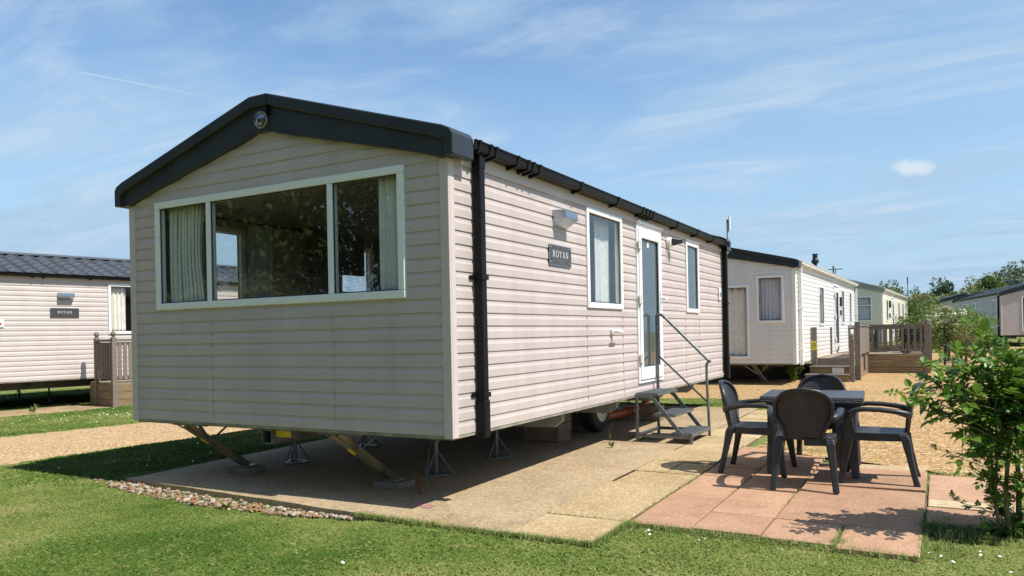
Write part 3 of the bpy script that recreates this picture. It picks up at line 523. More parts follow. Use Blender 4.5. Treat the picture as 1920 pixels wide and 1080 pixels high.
def caravan(root, W, L, zb, clad, trim, front=(), right=(), left=(), back=(), roof='roof_tile', fascia='anthracite', gutter='gutter_black', pipe=None, tiles=True, interior=True, pk=1.0, boards=WALL_H, gutter_sides=('right', 'left')):
    """Shell of a static caravan. Local frame: right wall x=0, left wall x=-W, front y=0, back y=L; zb = wall foot."""
    S = {'front': lambda u, z, d: (u, -d, z+zb), 'right': lambda u, z, d: (d, u, z+zb), 'left': lambda u, z, d: (-W-d, u, z+zb), 'back': lambda u, z, d: (u, L+d, z+zb)}
    ops = {'front': front, 'right': right, 'left': left, 'back': back}
    wl = MB()
    for k in ('right', 'left'): clad_wall(wl, S[k], 0.03, L-0.03, 0, WALL_H, ops[k])
    def rng(z):
        if z <= WALL_H: return (-W+0.03, -0.03)
        t = (2.60-z)/(2.60-WALL_H)*W/2; return (-W/2-max(t, 0.01), -W/2+max(t, 0.01))
    for k in ('front', 'back'): clad_wall(wl, S[k], -W, 0, 0, 2.58, ops[k], rng)
    wl.build('wall', clad, root)
    if interior:
        iw = MB()
        for k, u0, u1 in (('right', 0.07, L-0.07), ('left', 0.07, L-0.07)): flat_wall(iw, S[k], u0, u1, 0.0, 2.12, ops[k], -0.07)
        for k in ('front', 'back'): flat_wall(iw, S[k], -W+0.07, -0.07, 0.0, 2.12, ops[k], -0.07)
        for k in ops:
            for o in ops[k]:
                a, b, p, q = o[:4]
                for u in (a, b): iw.quad(S[k](u, p, -0.07), S[k](u, q, -0.07), S[k](u, q, 0.0), S[k](u, p, 0.0))
                for z in (p, q): iw.quad(S[k](a, z, -0.07), S[k](b, z, -0.07), S[k](b, z, 0.0), S[k](a, z, 0.0))
        iw.build('inner_wall', 'inside_wall', root)
        ce = MB(); r = lambda x, y: (x, y, 2.07+0.36*(1-abs(x+W/2)/(W/2))+zb)
        ce.quad(r(-W+.05, .05), r(-W/2, .05), r(-W/2, L-.05), r(-W+.05, L-.05)); ce.quad(r(-W/2, .05), r(-.05, .05), r(-.05, L-.05), r(-W/2, L-.05)); ce.build('ceiling', 'inside_ceiling', root)
    fl = MB(); fl.box(-W+0.02, -0.02, 0.02, L-0.02, zb-0.035, zb+0.02); fl.build('floor', 'inside_dark', root)
    # corner trims and the rail at the foot of the cladding
    for x, sx in ((0, 1), (-W, -1)):
        for y, sy in ((0, -1), (L, 1)):
            t = MB(); a, b = sorted((x+sx*0.017, x-sx*0.062)); t.box(a, b, *sorted((y+sy*0.0175, y-sy*0.004)), zb-0.02, zb+WALL_H+0.01)
            t.box(*sorted((x+sx*0.0172, x-sx*0.004)), *sorted((y-sy*0.0045, y-sy*0.062)), zb-0.02, zb+WALL_H+0.01); t.build('corner_trim', trim, root, bevel=0.005)
    for k, (a, b) in dict(front=(-W+.07, -.07), back=(-W+.07, -.07), right=(.07, L-.07), left=(.07, L-.07)).items():
        t = MB(); t.pbox(S[k], a, b, -0.024, -0.001, -0.02, 0.005); t.build('base_rail', 'base_rail', root)
    # eaves board under the gutter
    for k in ('right', 'left'):
        t = MB(); t.pbox(S[k], 0.06, L-0.06, WALL_H-0.012, 2.15, -0.01, 0.016); t.build('eaves_board', trim, root)
    # roof
    rf = MB(); h = W/2+0.045
    if tiles:
        for sgn in (-1, 1):
            ny = int(L/0.032); nc = 7
            for c in range(nc):
                rows = []
                for t, lift in ((c/nc, 0.046), ((c+1)/nc+0.01, 0.012)):
                    row = []
                    for j in range(ny+1):
                        y = 0.16+(L-0.32)*j/ny; ph = y/0.30*2*math.pi+c*math.pi*0
                        wv = 0.022*math.sin(ph)+0.006*math.sin(2*ph+.6); x = h*(1-t) - (0.030*math.sin(ph+1) if lift > .02 else 0) - (0.03 if c == 0 and lift > .02 else 0)
                        row.append((-W/2+sgn*x, y, 2.112+0.595*pk*t+lift+wv+zb))
                    rows.append(row)
                base = [(p[0]-0*sgn, p[1], p[2]-0.024) for p in rows[0]]
                n = len(rf.v); k = ny+1; rf.v += base+rows[0]+rows[1]
                for j in range(ny):
                    for q in (0, 1): rf.f.append((n+q*k+j, n+q*k+j+1, n+(q+1)*k+j+1, n+(q+1)*k+j))
        rf.prism([(-0.16, 2.715), (-0.10, 2.765), (0.10, 2.765), (0.16, 2.715)], lambda u, z, d: (u-W/2, d, 2.10+(z-2.10)*pk+zb), 0.16, L-0.16)
    else:
        rf.prism([(-h, 2.15), (-h, 2.18), (-0.1, 2.75), (0.1, 2.75), (h, 2.18), (h, 2.15), (0, 2.70)], lambda u, z, d: (u-W/2, d, 2.10+(z-2.10)*pk+zb), 0.12, L-0.12)
    rf.prism([(-h+.05, 2.09), (-h+.05, 2.10), (0, 2.66), (h-.05, 2.10), (h-.05, 2.09), (0, 2.60)], lambda u, z, d: (u-W/2, d, 2.06+(z-2.06)*pk+zb), 0.10, L-0.10)
    rf.build('roof', roof, root, smooth=False)
    for y0, sg in ((0, -1), (L, 1)):
        o, s, b = gable_lines(W, pk); Pf = lambda u, z, d: (u-W/2, y0+sg*d, z+zb)
        m = MB(); n = len(o)
        F, I, B, BI = [[Pf(u, z, d) for u, z in ln] for ln, d in ((o, 0.10), (s, 0.10), (o, -0.18), (s, -0.18))]
        m.v = F+I+B+BI
        for i in range(n-1): m.f += [(i, i+1, n+i+1, n+i), (2*n+i, i, i+1, 2*n+i+1)[::-1], (n+i, n+i+1, 3*n+i+1, 3*n+i)]
        m.f += [(0, n, 3*n, 2*n), (n-1, 2*n-1, 4*n-1, 3*n-1)]
        fa = m.build('gable_fascia', fascia, root, bevel=0.012, seg=3)
        m = MB(); SF, BF, BB = [[Pf(u, z, d) for u, z in ln] for ln, d in ((s, 0.062), (b, 0.062), (b, -0.02))]; m.v = SF+BF+BB
        for i in range(n-1): m.f += [(i, i+1, n+i+1, n+i), (n+i, n+i+1, 2*n+i+1, 2*n+i)]
        m.build('fascia_board', fascia, fa, bevel=0.008)
    # gutters
    for k in gutter_sides:
        g = MB(); prof = [(0.017, 2.118), (0.110, 2.118), (0.118, 2.126), (0.129, 2.180), (0.138, 2.182), (0.138, 2.192), (0.120, 2.192), (0.108, 2.128), (0.017, 2.126)]
        P = S[k]; sl = lambda y: -0.0035*y; ya, yb = 0.185, L-0.06
        n = len(prof); g.v = [P(ya, z+sl(ya), d) for d, z in prof]+[P(yb, z+sl(yb), d) for d, z in prof]
        g.f = [(i, (i+1) % n, n+(i+1) % n, n+i) for i in range(n)]+[tuple(range(n)), tuple(range(n, 2*n))]
        go = g.build('gutter', gutter, root)
        for y in ([0.24, 0.40, 0.49, 0.84, 1.02, 1.11, 1.23, 2.11, 3.07, 3.86, 3.98, 4.10, 4.22, 5.19, 6.15, 6.99, 7.72, 7.84, 7.96] if L < 8.2 else [0.3, 0.45, 1.3, 2.3, 3.3, 4.1, 4.3, 5.2, 6.2, 7.2, 8.2, 9.2, L-.4, L-.25]):
            if y > L-0.05: continue
            br = MB(); pr = [(0.012, 2.090), (0.105, 2.104), (0.124, 2.118), (0.143, 2.196), (0.130, 2.198), (0.1185, 2.1265), (0.109, 2.117), (0.012, 2.117)]
            n = len(pr); br.v = [P(y, z+sl(y), d) for d, z in pr]+[P(y+0.030, z+sl(y), d) for d, z in pr]; br.f = [(i, (i+1) % n, n+(i+1) % n, n+i) for i in range(n)]+[tuple(range(n)), tuple(range(n, 2*n))]; br.build('bracket', gutter, go)
    if pipe:
        for k, y in pipe:
            d = MB(); P = S[k]; d.pbox(P, y-0.038, y+0.038, 0.0, 2.122, 0.020, 0.090); d.pbox(P, y-0.044, y+0.044, -0.045, 0.24, 0.016, 0.096); d.pbox(P, y-0.043, y+0.043, 2.0, 2.09, 0.016, 0.095)
            dp = d.build('downpipe', gutter, root, bevel=0.010)
            for z in (0.28, 1.175):
                c = MB(); c.pbox(P, y-0.10, y+0.052, z-0.016, z+0.016, 0.014, 0.024); c.pbox(P, y-0.048, y+0.048, z-0.018, z+0.018, 0.024, 0.100); c.build('pipe_clip', gutter, dp)
    # chassis
    ch = MB()
    for x in (-W*0.25, -W*0.76): ch.box(x-0.03, x+0.03, 1.05, L-0.12, zb-0.22, zb-0.036)
    for y in np.arange(1.25, L, 1.5): ch.box(-W+0.5, -0.5, y-0.02, y+0.02, zb-0.13, zb-0.037)
    ch.build('chassis', 'chassis_steel', root)
    return S
mat('base_rail', (0.26, 0.25, 0.18), 0.8, 0, 0.35, 6)
def wall_lamp(P, u, z, root):
    m = MB(); w, h = 0.155, 0.15; c = z-0.008; e = w*0.90
    B = [P(u-w, z-h/2, .014), P(u+w, z-h/2, .014), P(u+w*.72, z-h/2+.012, .035), P(u-w*.72, z-h/2+.012, .035)]; D = [P(u-w, c, .014), P(u+w, c, .014), P(u+e, c, .135), P(u-e, c, .135)]; T = [P(u-w, z+h/2, .014), P(u+w, z+h/2, .014), P(u+e, z+h/2-.012, .131), P(u-e, z+h/2-.012, .131)]
    m.add(B+D+T, [(0, 1, 2, 3), (8, 9, 10, 11)]+[(i+k, i+(k+1) % 4, i+4+(k+1) % 4, i+4+k) for i in (0, 4) for k in range(4)])
    o = m.build('wall_lamp', 'lamp_steel', root, bevel=0.003)
    g = MB(); q = lambda s, t, d: P(u+e*.94*s, c+.006+(h/2-.026)*t, .1365-.004*t+d); g.hexa([q(-1, 0, -.003), q(1, 0, -.003), q(1, 0, .002), q(-1, 0, .002), q(-1, 1, -.003), q(1, 1, -.003), q(1, 1, .002), q(-1, 1, .002)]); g.build('lens', 'lens', o)
mat('lens', (0.35, 0.40, 0.44), 0.08, 0.85, 0.02)
def letters(text, P, u, z, h, d, sgn=1, gap=0.30):
    """Thin serif capitals from strokes in the plane of a wall; u is the centre."""
    G = {'R': (0.72, [((.12, 0), (.12, 1), .13), ((.12, .95), (.5, .95), .09), ((.5, .95), (.66, .74), .12), ((.66, .74), (.5, .52), .12), ((.5, .52), (.12, .52), .08), ((.36, .52), (.72, 0), .13), ((0, .02), (.26, .02), .06), ((0, .98), (.2, .98), .06), ((.62, .02), (.82, .02), .06)]),
         'O': (0.84, [((.02, .5), (.12, .2), .13), ((.12, .2), (.42, .02), .08), ((.42, .02), (.72, .2), .08), ((.72, .2), (.82, .5), .13), ((.82, .5), (.72, .8), .13), ((.72, .8), (.42, .98), .08), ((.42, .98), (.12, .8), .08), ((.12, .8), (.02, .5), .13)]),
         'Y': (0.74, [((.06, 1), (.37, .48), .13), ((.68, 1), (.37, .48), .07), ((.37, .5), (.37, 0), .13), ((-.04, .98), (.2, .98), .06), ((.56, .98), (.8, .98), .06), ((.25, .02), (.5, .02), .06)]),
         'A': (0.78, [((.08, 0), (.38, 1), .07), ((.38, 1), (.7, 0), .14), ((.2, .34), (.58, .34), .06), ((-.03, .02), (.2, .02), .06), ((.58, .02), (.84, .02), .06)]),
         'N': (0.82, [((.12, 0), (.12, 1), .07), ((.12, 1), (.72, 0), .14), ((.72, 0), (.72, 1), .07), ((0, .02), (.24, .02), .06), ((0, .98), (.16, .98), .06), ((.6, .98), (.84, .98), .06)])}
    tot = sum(G[c][0] for c in text)+gap*(len(text)-1); x = -tot/2; m = MB()
    for c in text:
        for (a, b), (p, q), t in G[c][1]:
            A = Vector((x+a, b)); B = Vector((x+p, q)); n = (B-A).normalized(); n = Vector((-n.y, n.x))*t/2
            Q = [A-n, B-n, B+n, A+n]; vs = [P(u+sgn*v.x*h, z+(v.y-.5)*h, dd) for dd in (d, d+0.0012) for v in Q]; m.hexa(vs)
        x += G[c][0]+gap
    return m
def name_plate(P, u, z, w, h, root, th=0.34):
    m = MB(); m.pbox(P, u-w/2, u+w/2, z-h/2, z+h/2, 0.016, 0.022); o = m.build('name_plate', 'plate_sign', root, bevel=0.002)
    b = MB(); e = 0.006
    for a, c, p, q in ((-w/2, w/2, h/2-e, h/2), (-w/2, w/2, -h/2, -h/2+e), (-w/2, -w/2+e, -h/2+e, h/2-e), (w/2-e, w/2, -h/2+e, h/2-e)): b.pbox(P, u+a, u+c, z+p, z+q, 0.0221, 0.0236)
    for sx in (-1, 1):
        for sz in (-1, 1): b.disc(P(u+sx*(w/2-.028), z+sz*(h/2-.026), 0.0222), Vector(P(0, 0, 1))-Vector(P(0, 0, 0)), 0.009, 0.006, 10)
    b.build('plate_edge', 'lamp_steel', o)
    letters('ROYAN', P, u, z+h*0.07, h*th, 0.0223).build('lettering', 'lettering', o)
    s = MB()
    for i in range(7): s.pbox(P, u-0.066+i*0.02, u-0.054+i*0.02, z-h*0.27, z-h*0.27+(0.012 if i % 3 else 0.007), 0.0223, 0.0235)
    s.pbox(P, u-0.02, u+0.02, z-h*0.37, z-h*0.37+0.004, 0.0223, 0.0235); s.build('small_print', 'lamp_steel', o)
# ---- the near caravan
W, L = 3.66, 8.06
F_ops = [(-3.285, -0.385, 1.025, 2.030)]
R_ops = [(2.455, 3.432, 0.988, 2.016), (3.898, 4.795, 0.125, 2.014), (5.89, 6.522, 0.994, 1.998)]
L_ops = [(0.66, 1.34, 1.10, 1.96), (2.86, 3.52, 1.27, 1.95)]
van = thing('static_caravan', 'large beige static caravan in the foreground with wide front window and metal entry steps', 'caravan')
S = caravan(van, W, L, ZB, 'clad', 'trim', F_ops, R_ops, L_ops, pipe=[('right', 0.345), ('right', 7.97)])
fw = window(S['front'], *F_ops[0], van, mulls=(-2.553, -1.121), w=0.062)
curtain(S['front'], -3.20, -2.74, 1.05, 2.0, -0.085, fw, 'curtain_stripe', 7, 0.030, 0.10)
curtain(S['front'], -0.70, -0.50, 1.05, 2.0, -0.085, fw, 'curtain_lace', 3, 0.025)
w2 = window(S['right'], *R_ops[0], van); curtain(S['right'], 2.98, 3.40, 1.0, 1.98, -0.13, w2, 'curtain_lace', 7, 0.022)
door(S['right'], *R_ops[1], van)
window(S['right'], *R_ops[2], van, 'glass_door', drip=True)
lw = window(S['left'], *L_ops[0], van, name='window'); curtain(S['left'], 0.50, 0.72, 0.3, 2.0, -0.16, lw, 'curtain_stripe', 4, 0.03); curtain(S['left'], 1.28, 1.62, 0.3, 2.0, -0.16, lw, 'curtain_net', 5, 0.03)
lw2 = window(S['left'], *L_ops[1], van)
bl = MB()
for i in range(26): bl.pbox(S['left'], 2.92, 3.46, 1.335+i*0.0226, 1.337+i*0.0226, -0.120, -0.098)
bl.build('blind', 'blind_white', lw2)
def board_joints():
    for k, us in (('front', (-2.55, -1.12)), ('right', (2.45, 3.445, 5.86, 6.55))):
        for u in us:
            for z0, z1 in ((0.005, 0.95), (0.0, 0)):
                if z1 > z0:
                    m = MB()
                    m.pbox(S[k], u-.0015, u+.0015, z0, z1, -0.002, 0.0112)
                    m.build('board_joint', 'joint_line', van)
board_joints()
def main_interior():
    P = S['left']
    m = MB(); m.box(-W+0.08, -W+0.19, 2.25, 3.18, ZB+1.54, ZB+2.05); m.box(-W+.08, -W+.2, 3.55, 4.6, ZB+1.2, ZB+2.05); m.box(-W+0.08, -W+0.68, 2.25, 3.85, ZB+0.02, ZB+0.92); m.box(-W+.1, -.1, 4.9, 4.95, ZB+.02, ZB+2.04); m.build('kitchen_unit', 'inside_dark', van)
    m = MB(); m.box(-W+0.10, -W+0.75, 0.35, 2.1, ZB+0.02, ZB+0.45); m.box(-W+0.10, -W+0.32, 0.35, 2.1, ZB+0.45, ZB+0.85); m.box(-W+.8, -.9, 0.12, 0.7, ZB+.02, ZB+.45); m.build('sofa', 'sofa', van, bevel=0.05)
    m = MB(); m.tube([(-W+0.16, 0.42, ZB+2.02), (-W+0.16, 2.05, ZB+2.02)], 0.014, 8); m.ball((-W+0.16, 2.08, ZB+2.02), 0.03); m.build('curtain_pole', 'plastic_black', van)
    for x, y in ((-2.40, 1.15), (-1.0, 1.9)):
        z = 2.07+0.36*(1-abs(x+W/2)/(W/2))+ZB; m = MB(); m.disc((x, y, z-0.012), (0, 0, 1), 0.075, 0.016, 20); m.disc((x, y, z-0.014), (0, 0, 1), 0.045, 0.003, 20); m.build('ceiling_lamp', 'lamp_steel', van)
main_interior()
def porthole():
    m = MB(); c = Vector((-W/2+0.01, -0.062, ZB+2.575)); prof = [(0.0, 0.030), (0.02, 0.029), (0.045, 0.021), (0.058, 0.010), (0.062, 0.016), (0.070, 0.018), (0.076, 0.010), (0.078, 0.0)]; n = 28
    for r, d in prof: m.v += [(c.x+r*math.cos(2*math.pi*k/n), c.y-d, c.z+r*math.sin(2*math.pi*k/n)) for k in range(n)]
    for i in range(len(prof)-1): m.f += [(i*n+k, i*n+(k+1) % n, (i+1)*n+(k+1) % n, (i+1)*n+k) for k in range(n)]
    m.build('gable_badge', 'chrome', van, smooth=True)
    for x, z in ((-W/2+0.14, 0), (-W-0.02+0.14, 0), (-0.20, 0)):
        pass
    m = MB(); m.box(-W/2+0.105, -W/2+0.111, -0.1035, -0.06, ZB+2.60, ZB+2.772); m.box(-W/2+0.105, -W/2+0.111, -0.0655, -0.05, ZB+2.47, ZB+2.66); m.build('fascia_joint', 'gutter_black', van)
porthole()
wall_lamp(S['right'], 1.86, 1.805, van)
name_plate(S['right'], 1.835, 1.460, 0.47, 0.19, van)
def side_fittings():
    P = S['right']
    m = MB(); m.pbox(P, 3.06, 3.14, 0.715, 0.765, 0.014, 0.04); m.tube([P(3.10, 0.745, 0.03), P(3.10, 0.745, 0.10), P(3.105, 0.735, 0.115)], 0.020, 10); m.pbox(P, 3.02, 3.20, 0.735, 0.755, 0.10, 0.118); m.build('outside_tap', 'plastic_white', van, bevel=0.004)
    m = MB(); m.disc(P(5.10, 1.90, 0.014), (1, 0, 0), 0.070, 0.055, 18, 0.06); o = m.build('security_lamp', 'plastic_white', van, bevel=0.006)
    m = MB(); m.bar(P(5.105, 1.905, 0.06), P(5.15, 1.90, 0.115), 0.07, 0.09); m.bar(P(5.14, 1.905, 0.10), P(5.20, 1.91, 0.165), 0.085, 0.065); m.build('lamp_head', 'plastic_black', o, bevel=0.01)
    m = MB(); m.pbox(P, 5.05, 5.058, 1.62, 1.84, 0.014, 0.02); m.build('cable', 'plastic_white', o)
    m = MB(); m.pbox(P, 7.66, 7.78, 1.22, 1.42, 0.014, 0.030); o = m.build('number_plate', 'plastic_white', van, bevel=0.004)
    m = MB(); m.pbox(P, 7.685, 7.72, 1.27, 1.34, 0.0305, 0.0315); m.pbox(P, 7.73, 7.76, 1.27, 1.34, 0.0305, 0.0315); m.build('number', 'blue_print', o)
    m = MB(); m.pbox(P, 4.30, 4.36, 1.76, 1.86, 0.0095, 0.0105); m.build('door_sticker', 'plastic_white', van); m2 = MB(); m2.pbox(P, 4.31, 4.35, 1.82, 1.85, 0.0107, 0.0112); m2.build('sticker_print', 'red_print', van)
    m = MB(); m.tube([P(7.86, 2.0, 0.02), P(7.87, 1.3, 0.022), P(7.86, 0.05, 0.02)], 0.008, 6); m.build('cable', 'plastic_black', van)
    # aerial mast on the rear wall
    m = MB(); m.tube([(-0.02, L+0.02, ZB+1.98), (-0.02, L+0.16, ZB+1.98), (-0.0, L+0.32, ZB+2.03), (0.0, L+0.36, ZB+2.14), (0.0, L+0.36, ZB+2.60)], 0.018, 10); o = m.build('aerial_mast', 'galvanised', van, smooth=True)
    m = MB(); m.box(0.02, 0.045, L+0.335, L+0.385, ZB+2.42, ZB+2.67); m.build('aerial', 'plastic_white', o, bevel=0.008)
    # under-floor fittings
    for y in (1.95, 3.35, 4.95, 6.35):
        m = MB(); m.add([(-0.05, y, ZB-0.03), (-0.05, y, ZB-0.10), (-0.14, y, ZB-0.165), (-0.95, y, ZB-0.18), (-0.95, y, ZB-0.03), (-0.05, y+.05, ZB-0.03), (-0.05, y+.05, ZB-0.10), (-0.14, y+.05, ZB-0.165), (-0.95, y+.05, ZB-0.18), (-0.95, y+.05, ZB-0.03)], [(0, 1, 2, 3, 4), (9, 8, 7, 6, 5)]+[(i, (i+1) % 5, 5+(i+1) % 5, 5+i) for i in range(5)]); m.build('outrigger', 'plate_grey', van)
    for x0 in (-0.72, -W+0.50):
        m = MB(); c = (x0, 4.30, 0.335+0.03); m.disc(Vector(c)-Vector((0.09, 0, 0)), (1, 0, 0), 0.32, 0.18, 36); o = m.build('wheel', 'rubber', van, bevel=0.04, seg=3)
        m = MB(); m.disc(Vector(c)+Vector((0.085, 0, 0)), (1, 0, 0), 0.185, 0.012, 28, 0.17); m.torus(Vector(c)+Vector((0.09, 0, 0)), (0, 1, 0), (0, 0, 1), 0.18, 0.18, 0.016, 28, 6); m.disc(Vector(c)+Vector((0.097, 0, 0)), (1, 0, 0), 0.06, 0.04, 18, 0.05)
        for k in range(5): a = 2*math.pi*k/5; m.disc(Vector(c)+Vector((0.097, 0.09*math.cos(a), 0.09*math.sin(a))), (1, 0, 0), 0.012, 0.02, 8)
        m.build('rim', 'rim', o)
    m = MB(); m.tube([(-0.95, 4.8, 0.145), (-0.78, 5.75, 0.16)], 0.060, 18); m.tube([(-0.805, 5.60, 0.159), (-0.77, 5.80, 0.161)], 0.070, 18); m.tube([(-0.77, 5.8, 0.161), (-0.72, 6.05, 0.175), (-0.71, 6.17, 0.25), (-0.71, 6.20, 0.40), (-0.71, 6.20, 0.55)], 0.058, 18); m.tube([(-0.71, 6.20, 0.40), (-0.71, 6.20, 0.47)], 0.068, 18); m.build('waste_pipe', 'pipe_orange', van, smooth=True)
    m = MB(); m.tube([(-0.82, 5.36, 0.30), (-0.82, 5.36, 0.53)], 0.020, 8); m.tube([(-0.86, 5.15, 0.24), (-0.86, 5.15, 0.53)], 0.012, 8); m.build('drain_hose', 'plastic_white', van)
    m = MB(); m.box(-1.9, -1.84, -0.02, 1.2, ZB-0.155, ZB-0.035)
    m = MB(); t = 0.008; x0, x1, z0, z1 = -2.02, -1.90, ZB-0.165, ZB-0.045
    for a, b, c, d in ((x0, x1, z1-t, z1), (x0, x1, z0, z0+t), (x0, x0+t, z0+t, z1-t), (x1-t, x1, z0+t, z1-t)): m.box(a, b, 0.06, 1.4, c, d)
    o = m.build('tow_bar', 'galvanised', van); m = MB(); m.box(-1.895, -1.72, 0.10, 0.105, ZB-0.105, ZB-0.05); m.build('warning_label', 'label_yellow', o)
    for x in (-2.83, -1.02):
        m = MB(); a, b = Vector((x-0.16, 0.06, ZB-0.05)), Vector((x, 0.60, 0.075)); m.bar(a, b, 0.075, 0.012, (0, -0.5, 0.6)); d = (b-a).normalized()
        for s in (-1, 1): m.bar(a+Vector((s*0.036, 0, 0)), b+Vector((s*0.036, 0, 0)), 0.006, 0.06, (0, -.5, .6))
        o = m.build('corner_leg', 'zinc_yellow', van)
        m = MB(); m.bar((x-0.30, 0.05, ZB-0.04), a.lerp(b, 0.42), 0.03, 0.012); m.bar((x+0.10, 0.34, ZB-0.04), a.lerp(b, 0.38), 0.03, 0.012); m.bar((x+0.02, 0.05, ZB-0.04), a.lerp(b, 0.36), 0.022, 0.022); m.bar((x-0.34, 0.05, ZB-0.038), (x+0.12, 0.05, ZB-0.038), 0.03, 0.016); m.build('leg_brace', 'galvanised', o)
        m = MB(); m.box(x-0.075, x+0.075, 0.54, 0.66, 0.062, 0.074); m.build('foot_plate', 'zinc_yellow', o)
        m = MB(); q = a.lerp(b, 0.30); m.bar(q+Vector((-0.041, -0.01, 0)), a.lerp(b, 0.42)+Vector((-0.041, -0.01, 0)), 0.004, 0.05, (0, -.5, .6)); m.build('warning_label', 'label_yellow', o)
side_fittings()
for x, lab in ((-2.83, 'weathered grey concrete pad under the left front corner leg of the near caravan'), (-1.02, 'brown concrete pad under the right front corner leg of the near caravan')):
    m = MB(); m.box(x-0.15, x+0.15, 0.49, 0.71, 0.002, 0.06); tag(m.build('concrete_pad', 'pad_stone', bevel=0.012), lab, 'paving block', 'pads under the corner legs')
bn = ['bottom', 'middle', 'top']
for k in range(3):
    j = [random.uniform(-.012, .012) for _ in range(4)]
    m = MB(); z = rise(-1, 3.4)+0.002+k*0.104; m.box(-1.20+j[0], -0.76+j[1], 3.30+j[2], 3.66+j[3], z, z+0.1025)
    tag(m.build('concrete_block', 'breeze_block', bevel=0.008), '%s brown block of the stack in front of the wheel under the near caravan' % bn[k], 'block', 'blocks propping the near caravan')
for k in range(2):
    m = MB(); z = rise(-1, 6)+0.002+k*0.104; m.box(-0.58, -0.30, 5.55+.01*k, 5.80, z, z+0.1025); tag(m.build('concrete_block', 'breeze_block', bevel=0.008), '%s block of the low pile beside the orange waste pipe' % ('lower', 'upper')[k], 'block', 'blocks propping the near caravan')
    m = MB(); m.box(-1.35, -0.98, 5.0+.01*k, 5.3, z, z+0.1025); tag(m.build('concrete_block', 'breeze_block', bevel=0.008), '%s block of the dark pile just behind the wheel' % ('lower', 'upper')[k], 'block', 'blocks propping the near caravan')
def jack_stand(x, y, h, label, z0=None, m_='galvanised', rz=0.0):
    z0 = (rise(x, y) if z0 is None else z0)
    t = thing('jack_stand', label, 'jack stand', (x, y, z0), rz, 'tripod stands under the caravans')
    m = MB(); m.tube([(0, 0, 0.012), (0, 0, h)], 0.017, 10); m.disc((0, 0, h-0.012), (0, 0, 1), 0.03, 0.012, 10); m.build('post', m_, t)
    for k in range(3):
        a = 2*math.pi*k/3+0.5; l = MB(); l.tube([(0.015*math.cos(a), 0.015*math.sin(a), h*0.72), (0.15*math.cos(a), 0.15*math.sin(a), 0.01)], 0.008, 8); l.build('leg', m_, t)
    b = MB()
    for k in range(3):
        a, c = 2*math.pi*k/3+.5, 2*math.pi*(k+1)/3+.5; b.bar((0.15*math.cos(a), 0.15*math.sin(a), 0.007), (0.15*math.cos(c), 0.15*math.sin(c), 0.007), 0.03, 0.01)
    b.build('base', m_, t)
for x, y, lab in ((-2.76, 1.18, 'tripod jack stand behind the yellow towing label under the near caravan'), (-0.98, 1.18, 'tripod jack stand beside the hanging chain under the near caravan'), (-0.93, 2.20, 'pale tripod jack stand standing alone under the long sunlit side of the near caravan'), (-2.76, 2.3, 'tripod jack stand deep in the shade between the two corner legs'), (-1.5, 6.9, 'tripod jack stand in shade beyond the orange waste pipe')):
    jack_stand(x, y, ZB-0.24-rise(x, y), lab)
def chain():
    t = thing('anchor_chain', 'steel chain hanging from the chassis down to a rusty ground anchor beside the slab corner', 'chain', (-0.60, 0.42, 0))
    m = MB(); a, b = Vector((-0.33, 0.62, 0.46)), Vector((0.02, 0.02, 0.10)); n = 26
    for i in range(n):
        s = i/(n-1); p = a.lerp(b, s) - Vector((0, 0, 0.03*math.sin(math.pi*s))); d = (b-a).normalized(); o = d.orthogonal().normalized(); o = o if i % 2 else d.cross(o); m.torus(p, d, o, 0.019, 0.010, 0.0035, 8, 4)
    m.build('chain', 'galvanised', t)
    m = MB(); m.bar((0.0, 0, -0.02), (-0.03, 0.0, 0.13), 0.02, 0.02); m.torus((0.0, 0.0, 0.13), (1, 0, 0), (0, 0, 1), 0.03, 0.03, 0.007); m.build('anchor', 'rust', t)
mat('rust', (0.17, 0.065, 0.03), 0.85, 0.2, 0.3, 12)
chain()
